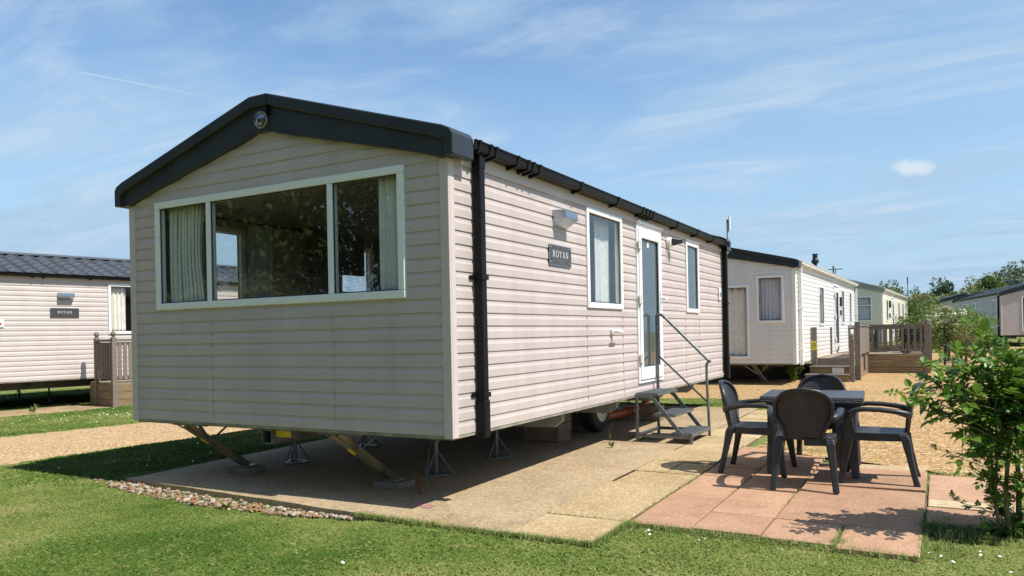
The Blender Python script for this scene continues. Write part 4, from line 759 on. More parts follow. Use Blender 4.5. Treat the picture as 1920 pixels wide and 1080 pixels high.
# ------------------------------------------------------------------ entry steps
def entry_steps():
    zb = rise(0.4, 4); t = thing('entry_steps', 'galvanised metal steps with a single handrail leading up to the glazed side door', 'steps', (0, 0, zb)); r = 0.016
    zp, zm, zl = ZB+0.035-zb, ZB-0.20-zb, ZB-0.405-zb; y0, y1 = 3.70, 4.46
    for a, b, z in ((0.04, 0.31, zp), (0.24, 0.50, zm), (0.45, 0.70, zl)):
        m = MB(); m.box(a, b, y0+0.01, y1-0.01, z-0.03, z-0.004); m.build('tread', 'galvanised', t, bevel=0.003)
        m = MB(); m.box(a+0.012, b-0.012, y0+0.02, y1-0.02, z-0.0035, z+0.002); tr = m.build('grip_mat', 'tread_mat', t)
    for x, y, h in ((0.06, y0, zp-.02), (0.685, y0, zl+.01), (0.06, y1, ZB+0.94-zb)):
        m = MB(); m.bar((x, y, 0), (x, y, h), 0.032); m.build('leg', 'galvanised', t, bevel=0.004)
    hz0, hz1 = ZB+0.94-zb, ZB+0.36-zb
    m = MB(); m.tube([(0.06, y1, hz0-0.02), (0.075, y1, hz0), (0.11, y1, hz0+0.004), (0.16, y1, hz0-0.03), (0.69, y1, hz1+0.02), (0.715, y1, hz1)], 0.018, 10); m.tube([(0.69, y1, hz1+0.012), (0.665, y1, hz1-0.03), (0.665, y1, hz1-.2), (0.685, y1, zl), (0.685, y1, 0)], r, 10); m.build('handrail', 'galvanised', t, smooth=True)
    m = MB(); m.tube([(0.06, y1, ZB+0.45-zb), (0.67, y1, ZB-0.12-zb)], 0.012, 8); m.build('mid_rail', 'galvanised', t)
    for y in (y0, y1):
        m = MB(); m.sweep([(0.04, y, zp-.03), (0.20, y, zp-.035), (0.26, y, zp-.07), (0.56, y, zl+0.0), (0.60, y, zl-0.025), (0.70, y, zl-0.03)], [(-.012, -.02), (.012, -.02), (.012, .02), (-.012, .02)]); m.build('stringer', 'galvanised', t)
        m = MB(); m.bar((0.06, y, 0.07), (0.685, y, 0.07), 0.022, 0.035); m.build('foot_bar', 'galvanised', t)
    m = MB(); m.bar((0.06, y0, 0.07), (0.06, y1, 0.07), 0.022, 0.035); m.build('cross_bar', 'galvanised', t); m = MB(); m.bar((0.685, y0, zl-.03), (0.685, y1, zl-.03), .022, .03); m.build('cross_bar', 'galvanised', t)
entry_steps()
# ------------------------------------------------------------------ garden furniture
def uv_from(o, fn):
    uv = o.data.uv_layers.new(name='UVMap')
    for l in o.data.loops: uv.data[l.index].uv = fn(o.data.vertices[l.vertex_index].co)
def make_chair(label, m_='chair_plastic', weave='chair_weave', group='plastic chairs round the garden table'):
    """Moulded resin armchair facing +Y."""
    t = thing('garden_chair', label, 'chair', (0, 0, 0), 0, group)
    ZS = 0.425
    # half-width of the round back against height t (0..1)
    tt = [0, .08, .18, .30, .42, .55, .68, .80, .90, .96, 1.0]; ww = [.150, .148, .152, .178, .208, .223, .222, .203, .160, .110, .0]
    wf = lambda s: float(np.interp(s, tt, ww)); zf = lambda s: ZS-0.02+s*0.435
    if wf: pass
    yb = lambda s, x: -0.215-0.085*s-0.02*s*s + 0.9*x*x*(0.3+0.7*s)
    def outline(k, n=44):
        pts = []
        for i in range(n+1):
            a = i/n; s = 1-abs(2*a-1); s = math.sin(s*math.pi/2)**0.9; x = wf(s)*k*(-1 if a < .5 else 1); x = 0 if abs(a-.5) < 1e-6 else x; pts.append((x, s))
        return pts
    rim = MB(); pts = [(x, yb(s, x), zf(s)) for x, s in outline(1.0)]
    rim.sweep(pts, [(-.012, -.019), (.012, -.019), (.014, 0), (.012, .019), (-.012, .019), (-.014, 0)], up=(0, 1, 0)); bk = rim.build('backrest', m_, t, smooth=True)
    pn = MB(); nx, ns = 12, 18
    for j in range(ns+1):
        s = 0.02+0.975*j/ns
        for i in range(nx+1): x = wf(s)*0.985*(2*i/nx-1); pn.v.append((x, yb(s, x), zf(s)))
    pn.f = [(j*(nx+1)+i, j*(nx+1)+i+1, (j+1)*(nx+1)+i+1, (j+1)*(nx+1)+i) for j in range(ns) for i in range(nx)]
    o = pn.build('woven_panel', weave, bk, smooth=True, solid=0.009); uv_from(o, lambda c: (c.x, c.z))
    # seat: dished square with a rolled front edge
    st = MB(); n = 16
    for j in range(n+1):
        v = -0.215+0.455*j/n
        for i in range(n+1):
            u = (2*i/n-1); hw = 0.205+0.035*min(1, (v+0.215)/0.2); z = ZS-0.014*math.cos(u*math.pi/2)*math.cos((v)*2.5) - (0.030*((v-0.19)/0.05)**2 if v > 0.19 else 0) + (0.03*((-v-.17)/.045)**2*.3 if v < -.17 else 0); st.v.append((u*hw, v, z))
    st.f = [(j*(n+1)+i, j*(n+1)+i+1, (j+1)*(n+1)+i+1, (j+1)*(n+1)+i) for j in range(n) for i in range(n)]
    o = st.build('seat', weave, t, smooth=True, solid=0.014); uv_from(o, lambda c: (c.x, c.y))
    ap = MB(); ap.sweep([(-0.200, -0.205, ZS-.028), (-0.235, 0.0, ZS-.028), (-0.238, 0.21, ZS-.03), (-0.20, 0.238, ZS-.045), (0.20, 0.238, ZS-.045), (0.238, 0.21, ZS-.03), (0.235, 0.0, ZS-.028), (0.200, -0.205, ZS-.028), (0, -.235, ZS-.028)], [(-.007, -.03), (.007, -.03), (.007, .024), (-.007, .024)]); ap.build('seat_rim', m_, t)
    for s in (-1, 1):
        a = MB(); path = [(s*.212, -0.252, 0.585), (s*.238, -0.215, 0.600), (s*.262, -0.14, 0.622), (s*.272, -0.02, 0.635), (s*.275, 0.10, 0.637), (s*.272, 0.165, 0.628), (s*.268, 0.205, 0.600), (s*.262, 0.225, 0.555)]
        pr = [(.033*math.cos(q), .021*math.sin(q)) for q in [2*math.pi*k/10 for k in range(10)]]
        a.sweep(path, pr, scales=[(.5, 1.6), (.8, 1.4), (1, 1.1), (1, 1), (1, 1), (1, 1), (1, 1.2), (1, 1.3)]); a.build('armrest', m_, t, smooth=True)
        f = MB(); secs = [((s*.266, .214, .590), .056, .034), ((s*.259, .222, .50), .050, .072), ((s*.250, .215, .42), .046, .098), ((s*.256, .236, .34), .046, .076), ((s*.268, .262, .16), .042, .055), ((s*.280, .285, .0), .040, .046)]
        for c, wx, wy in secs: f.v += [(c[0]-wx/2, c[1]-wy/2, c[2]), (c[0]+wx/2, c[1]-wy/2, c[2]), (c[0]+wx/2, c[1]+wy/2, c[2]), (c[0]-wx/2, c[1]+wy/2, c[2])]
        k = len(secs)
        f.f = [(4*i+q, 4*i+(q+1) % 4, 4*i+4+(q+1) % 4, 4*i+4+q) for i in range(k-1) for q in range(4)]+[(0, 1, 2, 3), tuple(4*(k-1)+q for q in range(4))]; f.build('leg', m_, t, bevel=0.009)
        f = MB(); secs = [((s*.192, -.185, .425), .070, .075), ((s*.200, -.205, .385), .072, .070), ((s*.214, -.232, .25), .058, .052), ((s*.232, -.268, .08), .050, .046), ((s*.240, -.288, 0.0), .052, .052)]
        for c, wx, wy in secs: f.v += [(c[0]-wx/2, c[1]-wy/2, c[2]), (c[0]+wx/2, c[1]-wy/2, c[2]), (c[0]+wx/2, c[1]+wy/2, c[2]), (c[0]-wx/2, c[1]+wy/2, c[2])]
        k = len(secs)
        f.f = [(4*i+q, 4*i+(q+1) % 4, 4*i+4+(q+1) % 4, 4*i+4+q) for i in range(k-1) for q in range(4)]+[(0, 1, 2, 3), tuple(4*(k-1)+q for q in range(4))]; f.build('leg', m_, t, bevel=0.011)
    return t
chairs = [(2.14, 1.96, 5, 'dark grey plastic armchair with its round woven back turned to the camera'), (1.655, 2.45, -90, 'dark grey plastic armchair left of the table, beside the metal steps'), (2.655, 2.40, 91, 'dark grey plastic armchair right of the table, its back touched by rose leaves'), (2.05, 3.12, 172, 'dark grey plastic armchair behind the table, mostly hidden by it')]
proto = make_chair(chairs[0][3])
for i, (x, y, a, lab) in enumerate(chairs):
    c = proto if i == 0 else copy_tree(proto); c.location = (x, y, rise(1.5, y)+0.001); c.rotation_euler = (0, 0, R(a)); c['label'] = lab; c.scale = (.965, .965, .955)
def garden_table():
    y = 2.70; t = thing('garden_table', 'square dark grey plastic table with a woven pattern top on the red paving', 'table', (2.105, y, rise(1.5, y)+0.001), R(4)); h = 0.682
    m = MB(); m.box(-.415, .415, -.41, .41, h-0.058, h); o = m.build('tabletop', 'table_weave', t, bevel=0.010); uv_from(o, lambda c: (c.x+c.y*.02, c.y+c.z))
    m = MB(); m.box(-.37, .37, -.37, .37, h-0.085, h-0.0585); m.build('apron', 'chair_plastic', t, bevel=0.008)
    for sx in (-1, 1):
        for sy in (-1, 1):
            f = MB(); secs = [((sx*.285, sy*.285, h-.0855), .15), ((sx*.315, sy*.315, h*.45), .095), ((sx*.345, sy*.345, 0), .062)]
            for c, w in secs: f.v += [(c[0]-w/2, c[1]-w/2, c[2]), (c[0]+w/2, c[1]-w/2, c[2]), (c[0]+w/2, c[1]+w/2, c[2]), (c[0]-w/2, c[1]+w/2, c[2])]
            f.f = [(4*i+q, 4*i+(q+1) % 4, 4*i+4+(q+1) % 4, 4*i+4+q) for i in range(2) for q in range(4)]+[(0, 1, 2, 3), (8, 9, 10, 11)]; o = f.build('leg', 'table_weave', t, bevel=0.012); uv_from(o, lambda c: (c.x+c.y, c.z))
garden_table()
# ------------------------------------------------------------------ other caravans
def far_legs(root, W, zb, ys, z0=0.0):
    for y in ys:
        for x in (-W*0.25, -W*0.76):
            m = MB(); m.tube([(x, y, z0), (x, y, zb-0.2)], 0.02, 8)
            for k in range(3): a = 2*math.pi*k/3; m.tube([(x, y, z0+(zb-z0)*.5), (x+.16*math.cos(a), y+.16*math.sin(a), z0)], 0.008, 6)
            m.build('support_leg', 'dark_steel', root)
lv = thing('static_caravan', 'beige caravan with grey tiled roof at the left edge beyond the gravel drive', 'caravan', (-13.72, 0.10, -0.02), R(-10.8), 'beige caravans of the park')
lops = [(5.58, 7.15, 0.92, 2.02)]
S2 = caravan(lv, 3.66, 10.6, 0.575, 'clad_left', 'trim', right=lops, left=[(5.6, 7.0, 0.95, 2.0)])
w_ = window(S2['right'], *lops[0], lv, curtains=[(5.62, 5.98, 'curtain_cream', 4)], glass='glass_far', w=0.06)
wall_lamp(S2['right'], 4.73, 1.72, lv); name_plate(S2['right'], 4.71, 1.375, 0.55, 0.20, lv, 0.26)
m = MB(); m.pbox(S2['right'], 3.40, 3.60, 1.08, 1.24, 0.015, 0.03); o_ = m.build('notice_plate', 'plastic_white', lv, bevel=.003); m = MB(); m.pbox(S2['right'], 3.50, 3.56, 1.12, 1.17, 0.0305, 0.0315); m.build('printing', 'red_print', o_)
far_legs(lv, 3.66, 0.575, (0.9, 2.4, 3.6, 4.7, 7, 9.4), 0.0)
m = MB(); m.disc(S2['right'](8.9, 1.5, 0.02), S2['right'](1, 0, 0) and (1, 0, 0), 0.07, 0.10, 16, 0.05); m.build('flue_outlet', 'plastic_white', lv)
lv.rotation_euler = (0, 0, R(-10.8))
wv = thing('static_caravan', 'white clad static caravan with white gutters and a black flue behind the garden table', 'caravan', (0.42, 12.45, 0.07), R(-1.2))
fo = [(-1.98, -0.95, 0.10, 1.72), (-0.80, -0.22, 0.87, 1.90)]
ro = [(3.05, 3.80, 0.80, 1.80), (5.55, 6.45, 0.12, 1.88), (7.05, 7.65, 0.85, 1.86), (8.85, 9.35, 0.85, 1.86)]
S3 = caravan(wv, 3.66, 10.4, 0.49, 'clad_white', 'trim_white', front=fo, right=ro, gutter='trim_white', pipe=[('right', 0.33), ('right', 10.28)], roof='roof_tile', tiles=False, pk=0.84)
window(S3['front'], *fo[0], wv, 'glass_far', curtains=[(-1.95, -0.98, 'curtain_cream', 6)], name='patio_window')
window(S3['front'], *fo[1], wv, 'glass_far', curtains=[(-0.78, -0.24, 'curtain_net', 7)])
for k in (0, 2, 3): window(S3['right'], *ro[k], wv, 'glass_far', curtains=[(ro[k][0]+.05, ro[k][1]-.05, 'curtain_net', 4)])
door(S3['right'], *ro[1], wv)
def white_van_bits():
    P = S3['right']
    m = MB(); z0 = 0.49+2.62; m.tube([(-0.72, 7.3, z0-.3), (-0.72, 7.3, z0+0.06)], 0.055, 14); m.tube([(-.72, 7.3, z0+.04), (-.72, 7.3, z0+.08), (-.72, 7.3, z0+.16), (-.72, 7.3, z0+.20), (-.72, 7.3, z0+.30)], [.055, .11, .10, .07, .07], 14); m.disc((-.72, 7.3, z0+.31), (0, 0, 1), .085, .03, 14); m.build('flue', 'plastic_black', wv)
    m = MB(); m.tube([(-.25, 8.0, 0.49+2.2), (-.25, 8.0, 0.49+2.52)], 0.012, 6)
    for k in range(4): m.tube([(-.45, 7.9+.07*k, 0.49+2.52), (-.05, 7.9+.07*k, 0.49+2.52)], 0.006, 5)
    m.build('aerial', 'galvanised', wv)
    m = MB(); m.pbox(P, 6.75, 6.90, 1.36, 1.62, .015, .06); m.pbox(P, 6.78, 6.87, 1.1, 1.25, .015, .05); m.build('wall_lantern', 'plastic_black', wv)
    for x in (-0.9, -2.8):
        m = MB(); m.bar((x-.06, 0.25, 0.46), (x+.10, 0.75, 0.02), 0.09, 0.03, w2=.11); m.bar((x-.30, .3, .45), (x+.0, .5, .22), .03, .02); m.bar((x+.25, .4, .45), (x+.02, .5, .24), .03, .02); m.build('corner_leg', 'plate_grey', wv)
    m = MB(); m.box(-3.4, -0.3, 2.2, 2.26, 0.0, 0.42); m.build('skirt_board', 'plastic_black', wv)
white_van_bits(); far_legs(wv, 3.66, 0.49, (1.4, 5, 8.5), 0.0)
cv = thing('static_caravan', 'small cream clad caravan with white roof edge at the far end of the row', 'caravan', (1.02, 30.0, 0.16), R(-2.6))
fo = [(-1.30, -0.38, 0.86, 1.90)]; ro = [(1.2, 1.9, 0.85, 1.8), (3.4, 4.2, 0.12, 1.88), (6.2, 6.9, .85, 1.8), (8.2, 8.9, .85, 1.8)]
S4 = caravan(cv, 3.66, 10.4, 0.52, 'clad_cream', 'trim_white', front=fo, right=ro, gutter='trim_white', roof='roof_grey', fascia='roof_grey', tiles=False, pipe=[('right', 10.2)])
window(S4['front'], *fo[0], cv, 'glass_far', transom=1.52, curtains=[(-1.27, -0.41, 'curtain_net', 6)])
for k in (0, 2, 3): window(S4['right'], *ro[k], cv, 'glass_far')
door(S4['right'], *ro[1], cv)
m = MB(); m.pbox(S4['right'], 2.3, 2.5, 1.45, 1.75, .015, .08); m.pbox(S4['right'], 2.33, 2.47, 1.0, 1.2, .015, .06); m.build('wall_lantern', 'plastic_black', cv)
for y, x, h in ((0.4, -1.9, 1.1), (10.45, 0.1, 1.05)):
    m = MB(); m.tube([(x, y, 0.52+1.8), (x, y, 0.52+2.1+h)], 0.02, 8); m.box(x-.03, x+.03, y-.03, y+.03, .52+1.8+h, .52+2.15+h); m.build('aerial', 'galvanised', cv)
far_legs(cv, 3.66, 0.52, (1, 5, 9), 0)
rv = thing('static_caravan', 'beige caravan with dark grey roof on the far right showing its big front window', 'caravan', (9.40, 42.7, 0.16), R(9.3), 'beige caravans of the park')
fo = [(-2.75, -0.7, 0.18, 1.95)]; lo = [(0.75, 1.70, 0.90, 1.86), (4.1, 4.7, 0.95, 1.45), (5.6, 6.4, 1.05, 1.86), (8.3, 8.9, 1.05, 1.86)]
S5 = caravan(rv, 3.66, 12.0, 0.60, 'clad', 'trim', front=fo, left=lo, pipe=[('left', 0.3)])
window(S5['front'], *fo[0], rv, 'glass_far'); window(S5['left'], *lo[0], rv, 'glass_far', mulls=(1.22,))
for k in (1, 2, 3): window(S5['left'], *lo[k], rv, 'glass_far')
m = MB(); m.box(-2.6, -1.9, 0.3, 1.0, .62, 1.25); m.build('armchair', 'plastic_white', rv, bevel=0.1, seg=3)
far_legs(rv, 3.66, 0.60, (0.6, 4, 8, 11), 0)
m = MB(); m.tube([(-W/2, 4, .6+2.7), (-W/2, 4, .6+3.0)], .015, 6); m.tube([(-W/2-.9, 4, .6+3.0), (-W/2+.3, 4, .6+3.02)], .015, 6)
for k in range(6): m.tube([(-W/2-.8+.2*k, 3.8, .6+3.0), (-W/2-.8+.2*k, 4.2, .6+3.0)], .008, 5)
m.build('aerial', 'galvanised', rv)
bv = thing('static_caravan', 'grey roofed caravan mostly hidden behind the beige caravan on the far right', 'caravan', (6.45, 67.2, 0.50), R(9), 'beige caravans of the park')
S6 = caravan(bv, 3.66, 12.0, 0.60, 'clad', 'trim', interior=False); far_legs(bv, 3.66, 0.60, (1, 6, 11), 0)
# ------------------------------------------------------------------ decks
def post(mb, x, y, z0, z1, w=0.09, knob=False):
    mb.box(x-w/2, x+w/2, y-w/2, y+w/2, z0, z1)
    if knob: mb.tube([(x, y, z1), (x, y, z1+.02), (x, y, z1+.03)], [w*.42, w*.42, w*.25], 8); mb.ball((x, y, z1+.075), .055, 12)
def rail_panel(root, a, b, zf, h=1.0, gap=0.115, bw=0.07, zlow=0.10):
    """Balustrade between two posts: rails plus upright slats, one part."""
    a, b = Vector(a), Vector(b); d = b-a; ln = d.length; n = max(2, int(ln/gap)); m = MB(); up = Vector((0, 0, 1))
    m.bar(a+up*(zf+h), b+up*(zf+h), 0.10, 0.04); m.bar(a+up*(zf+h-.07), b+up*(zf+h-.07), 0.04, 0.07); m.bar(a+up*(zf+zlow), b+up*(zf+zlow), 0.04, 0.07)
    sd = d.normalized().cross(up)*0.032
    for i in range(n):
        p = a+d*((i+.5)/n)+sd; m.bar(p+up*(zf+zlow-.03), p+up*(zf+h-.05), bw, 0.02, up=tuple(d.normalized().cross(up)))
    return m.build('balustrade', 'deck_wood', root)
def skirt(root, a, b, z0, z1, n=3):
    a, b = Vector(a), Vector(b); m = MB(); h = (z1-z0)/n
    for k in range(n): m.bar(a+Vector((0, 0, z0+h*(k+.5))), b+Vector((0, 0, z0+h*(k+.5))), 0.03+.002*(k % 2), h-0.008)
    return m.build('skirt_boards', 'deck_skirt', root)
def floor_boards(root, x0, x1, y0, y1, z, along='y', w=0.14):
    m = MB()
    if along == 'y':
        n = int((x1-x0)/w); s = (x1-x0)/n
        for i in range(n): m.box(x0+i*s+.003, x0+(i+1)*s-.003, y0, y1, z-.03, z)
    else:
        n = int((y1-y0)/w); s = (y1-y0)/n
        for i in range(n): m.box(x0, x1, y0+i*s+.003, y0+(i+1)*s-.003, z-.03, z)
    return m.build('deck_floor', 'deck_board', root)
def back_deck():
    z0 = 0.10; t = thing('wooden_deck', 'weathered wooden deck with steps and railings along the side of the white caravan', 'deck', (0, 0, z0)); zf = 0.505; P1 = 15.55
    x0, x1, x2 = 0.52, 1.42, 2.80; y0, y1, y2 = 14.3, 17.2, 21.0
    floor_boards(t, x0, x1, y0, y1, zf, 'x'); floor_boards(t, x0, x2, y1+.004, y2, zf, 'x')
    skirt(t, (x1, y0+.02, 0), (x1, y1, 0), 0, zf-.03); skirt(t, (x1+.01, y1, 0), (x2, y1, 0), 0, zf-.03); skirt(t, (x2, y1, 0), (x2, y2, 0), 0, zf-.03)
    for k, (y, z) in enumerate(((y0-.64, zf*.33), (y0-.32, zf*.66))):
        m = MB(); m.box(x0-.06*(2-k), x1-.08, y-.03, y+.30, z-.03, z); m.build('step', 'deck_wood', t, bevel=.004); m = MB(); m.box(x0-.05*(2-k), x1-.10, y, y+.03, 0.0 if k == 0 else zf*.33+.001, z-.031); m.build('riser', 'deck_skirt', t)
    m = MB(); m.box(x0, x1-.10, y0-.025, y0-.003, zf*.66, zf-.002); m.build('riser', 'deck_wood', t)
    for x, y, a, b, k, w in ((x1-.04, y0-.55, 0, .95, True, .10), (x1+.03, y0+.05, 0, zf+.82, False, .11), (x1+.02, (y0+y1)/2+.2, .15, zf+.78, False, .08), (x1, y1-.06, 0, zf+.78, False, .09), (x2, y1, 0, zf+.76, True, .13), (x2, (y1+y2)/2, 0, zf+.76, True, .11), (x2, y2, 0, zf+.76, True, .11), (x0+.02, y0-.05, 0, zf+.72, False, .11), (x0, y2, 0, zf+.78, False, .09), (x0, y1+.1, 0, zf+.72, False, .1)):
        m = MB(); post(m, x, y, a, b, w, k); m.build('post', 'deck_wood', t)
    rail_panel(t, (x1+.02, y0+.12, 0), (x1+.02, (y0+y1)/2+.16, 0), zf, .74, .085, .078); rail_panel(t, (x1+.02, (y0+y1)/2+.24, 0), (x1+.02, y1-.11, 0), zf, .74, .085, .078)
    rail_panel(t, (x1+.06, y1, 0), (x2-.07, y1, 0), zf, .74, .13, .055); rail_panel(t, (x2, y1+.07, 0), (x2, (y1+y2)/2-.06, 0), zf, .74, .13, .06); rail_panel(t, (x2, (y1+y2)/2+.06, 0), (x2, y2-.06, 0), zf, .74, .13, .06); rail_panel(t, (x0+.05, y2, 0), (x2-.06, y2, 0), zf, .74, .14, .06)
    m = MB(); m.box(x1-.02, x1+.09, y0-.02, y0-.008, zf+.66, zf+.80); m.build('post_box', 'galvanised', t)
    # signs fixed to it
    sg = thing('warning_sign', 'small yellow warning sign with a black triangle on the deck post beside the steps', 'sign', (x0+.02, y0-.112, z0+.80)); m = MB(); m.box(-.06, .06, -.004, .0, -.10, .10); m.build('plate', 'sign_yellow', sg)
    m = MB()
    for a, b in (((-.045, .0), (.045, .0)), ((-.045, 0), (0, .08)), ((.045, 0), (0, .08))): m.bar((a[0], -.006, a[1]), (b[0], -.006, b[1]), .003, .012, up=(0, 0, 1) if a[1] != b[1] else (0, 0, 1))
    m.box(-.006, .006, -.007, -.0045, .015, .05)
    for k in range(3): m.box(-.045, .045, -.0055, -.0045, -.03-.025*k, -.02-.025*k)
    m.build('printing', 'sign_ink', sg)
    sg = thing('notice', 'white printed notice fixed to the middle riser of the deck steps', 'sign', ((x0+x1)/2+.1, y0-.325, z0+.245)); m = MB(); m.box(-.12, .12, -.004, 0, -.075, .075); m.build('plate', 'plastic_white', sg); m = MB()
    for k in range(5): m.box(-.095, .095-.03*(k % 2), -.0055, -.0045, .045-.024*k, .053-.024*k)
    m.build('printing', 'lamp_steel', sg)
    return t, z0+zf
deck, DZ = back_deck()
def left_deck():
    t = thing('wooden_deck', 'weathered wooden deck with ball topped posts in front of the left caravan', 'deck', (-13.72, 0.10, -0.03), R(-10.8)); zf = 0.50; x0, x1, y0, y1 = 0.12, 1.28, 5.15, 9.6
    floor_boards(t, x0, x1, y0, y1, zf, 'y'); skirt(t, (x0, y0, 0), (x1, y0, 0), 0, zf-.03); skirt(t, (x1, y0, 0), (x1, y1, 0), 0, zf-.03)
    for x, y in ((x0+.35, y0), (x1, y0), (x1, y0+1.6), (x1, y0+3.2), (x1, y1)):
        m = MB(); post(m, x, y, 0, zf+.92, .09, True); m.build('post', 'deck_wood', t)
    rail_panel(t, (x0+.40, y0, 0), (x1-.05, y0, 0), zf, .86, .105, .075, .10)
    for k in range(2): rail_panel(t, (x1, y0+.05+1.6*k, 0), (x1, y0+1.55+1.6*k, 0), zf, .86, .105, .075, .10)
left_deck()
# dark green furniture on the back deck and on the grass beyond it
def green_table(x, y, z, label, h=0.72, w=.42):
    t = thing('plastic_table', label, 'table', (x, y, z)); m = MB(); m.box(-w, w, -w, w, h-.04, h); m.build('tabletop', 'green_plastic', t, bevel=.01)
    for sx in (-1, 1):
        for sy in (-1, 1): m = MB(); m.bar((sx*w*.72, sy*w*.72, h-.04), (sx*w*.85, sy*w*.85, 0), .08, .08, w2=.06, h2=.06); m.build('leg', 'green_plastic', t)
green_table(1.85, 19.0, DZ, 'dark green plastic table on the wooden deck behind its railings')
green_table(3.4, 21.6, float(turf_z(3.4, 21.6)), 'low dark green plastic table on the grass beside the flowering shrub', .62, .26)
gc = make_chair('dark green plastic chair at the left end of the deck, behind the railings', 'green_plastic', 'green_plastic', 'green chairs on the deck'); gc.location = (1.25, 18.6, DZ); gc.scale = (.9, .9, .84); gc.rotation_euler = (0, 0, R(-80))
for k, lab in enumerate(('lowest dark green chair of the stack at the right end of the deck', 'middle dark green chair of the stack at the right end of the deck', 'topmost dark green chair of the stack at the right end of the deck')):
    c = copy_tree(gc); c.location = (2.48, 18.35, DZ+.06*k-.02*0); c.rotation_euler = (0, 0, R(75)); c['label'] = lab
# ------------------------------------------------------------------ plants
def leaf_quads(cent, size, rng, flat=0.5, asp=0.55):
    n = len(cent); nrm = rng.normal(size=(n, 3)); nrm[:, 2] += flat; nrm /= np.linalg.norm(nrm, axis=1)[:, None]
    a = np.cross(nrm, rng.normal(size=(n, 3))); a /= np.linalg.norm(a, axis=1)[:, None]+1e-9; b = np.cross(nrm, a); s = (size*(0.6+0.8*rng.random(n)))[:, None]
    return np.stack([cent-a*s, cent-b*s*asp+nrm*s*.15, cent+a*s, cent+b*s*asp+nrm*s*.15], 1).reshape(-1, 3)
def crown_points(n, clumps, rad, rng):
    """Leaf positions in the shells of many overlapping clumps."""
    k = rng.integers(0, len(clumps), n); d = rng.normal(size=(n, 3)); d /= np.linalg.norm(d, axis=1)[:, None]; r = rad[k]*(0.55+0.5*rng.random(n)**0.6)
    p = clumps[k]+d*r[:, None]*np.array([1, 1, 0.8]); return p, k
def tree(name, x, y, z, h, w, label, cat='tree', leaf='tree_mid', n=2600, ls=None, trunk=True, nclump=34, group=None, low=0.25, seed=0, shape=1.0, blossom=0, wy=None):
    if h > 4 and leaf != 'tree_x' and y > 60: n *= 2; ls = (ls or w*.045)*0.85
    rng = np.random.default_rng(seed+11); t = thing(name, label, cat, (x, y, z), 0, group); wy = wy or w
    cz = h*(1+low)/2; rz = h*(1-low)/2
    d = rng.normal(size=(nclump, 3)); d /= np.linalg.norm(d, axis=1)[:, None]; rr = rng.random(nclump)**0.45
    cl = d*rr[:, None]*np.array([w/2*.80, wy/2*.80, rz*.84]); tz = cl[:, 2]/rz; cl[:, :2] *= (1-0.35*np.clip(tz, -1, 1)*shape)[:, None]; cl[:, 2] += cz
    rad = (0.15+0.13*rng.random(nclump))*min(w, 2*rz)
    p, k = crown_points(n, cl, rad, rng); q_ = lambda a, f: float(np.quantile(a, f)); zl, zh = q_(p[:, 2], .01), q_(p[:, 2], .992); p[:, 2] = low*h+(p[:, 2]-zl)*(h*(1-low))/(zh-zl); p[:, 0] *= w/2/q_(np.abs(p[:, 0]), .985); p[:, 1] *= wy/2/q_(np.abs(p[:, 1]), .985); ok = p[:, 2] > 0.02; p = p[ok]; k = k[ok]; tint = np.clip(0.25*rng.random(len(p))+0.75*rng.random(nclump)[k], 0, 1)
    fast_mesh('crown', leaf_quads(p, ls or w*.045, rng), 4, leaf, t, tint)
    if trunk:
        m = MB(); r = max(.04, h*.022); m.tube([(0, 0, -.1), (.02*h, 0, h*.2), (0, .02*h, h*.45), (0, 0, h*.72)], [r*1.3, r, r*.7, r*.25], 8)
        for c in cl[rng.permutation(nclump)[:9]]:
            zb_ = min(c[2]*.6, h*.5); m.tube([(0, 0, zb_), tuple(Vector((0, 0, zb_)).lerp(Vector(c), .5)+Vector((0, 0, .03*h))), tuple(c)], [r*.5, r*.3, r*.1], 6)
        m.build('trunk', 'bark', t)
    if blossom:
        top = cl[cl[:, 2] > cz-rz*.35]; q = top[rng.integers(0, len(top), blossom)]; dd = rng.normal(size=(blossom, 3)); dd[:, 2] = np.abs(dd[:, 2])+.4; dd /= np.linalg.norm(dd, axis=1)[:, None]; q = q+dd*(rad.mean()*1.05)
        qs = np.repeat(q, 14, 0)+rng.normal(size=(blossom*14, 3))*np.array([.05, .05, .012]); fast_mesh('blossom', leaf_quads(qs, .034, rng, 3), 4, 'blossom', t, rng.random(len(qs)))
    return t
FT = 'far trees beyond the caravans'
for x, y, h, w, leaf, lab, sd, n in [
    (3.10, 167, 9.8, 6.4, 'tree_dark', 'dark green round crowned tree standing alone above the grey caravan roofs', 1, 2600),
    (-4.03, 129, 7.9, 5.0, 'tree_mid', 'bushy mid green tree rising behind the cream caravan', 2, 2200),
    (-6.2, 119, 6.6, 4.2, 'tree_mid', 'lower mid green tree peeping over the cream caravan roof near its aerial', 3, 1800),
    (-2.48, 190, 9.9, 3.6, 'tree_dark', 'tiny dark tree beside the red roofed house', 4, 900),
    (7.50, 141, 8.5, 4.2, 'tree_olive', 'olive green tree with a pointed top, left in the group behind the right caravan', 5, 2200),
    (10.1, 142.6, 9.2, 5.0, 'tree_mid', 'mid green tree in front of the tall grey green one', 6, 2400),
    (13.9, 162, 11.3, 8.6, 'tree_grey', 'tall grey green willow like tree, the highest on the skyline at right', 7, 3800),
    (15.5, 140, 8.6, 4.4, 'tree_grey', 'grey green tree at the right edge of the skyline', 8, 1800)]:
    tree('far_tree', x, y, 0.2, h, w, lab, 'tree', leaf, n, None, True, 36, FT, 0.06, sd, 0.15)
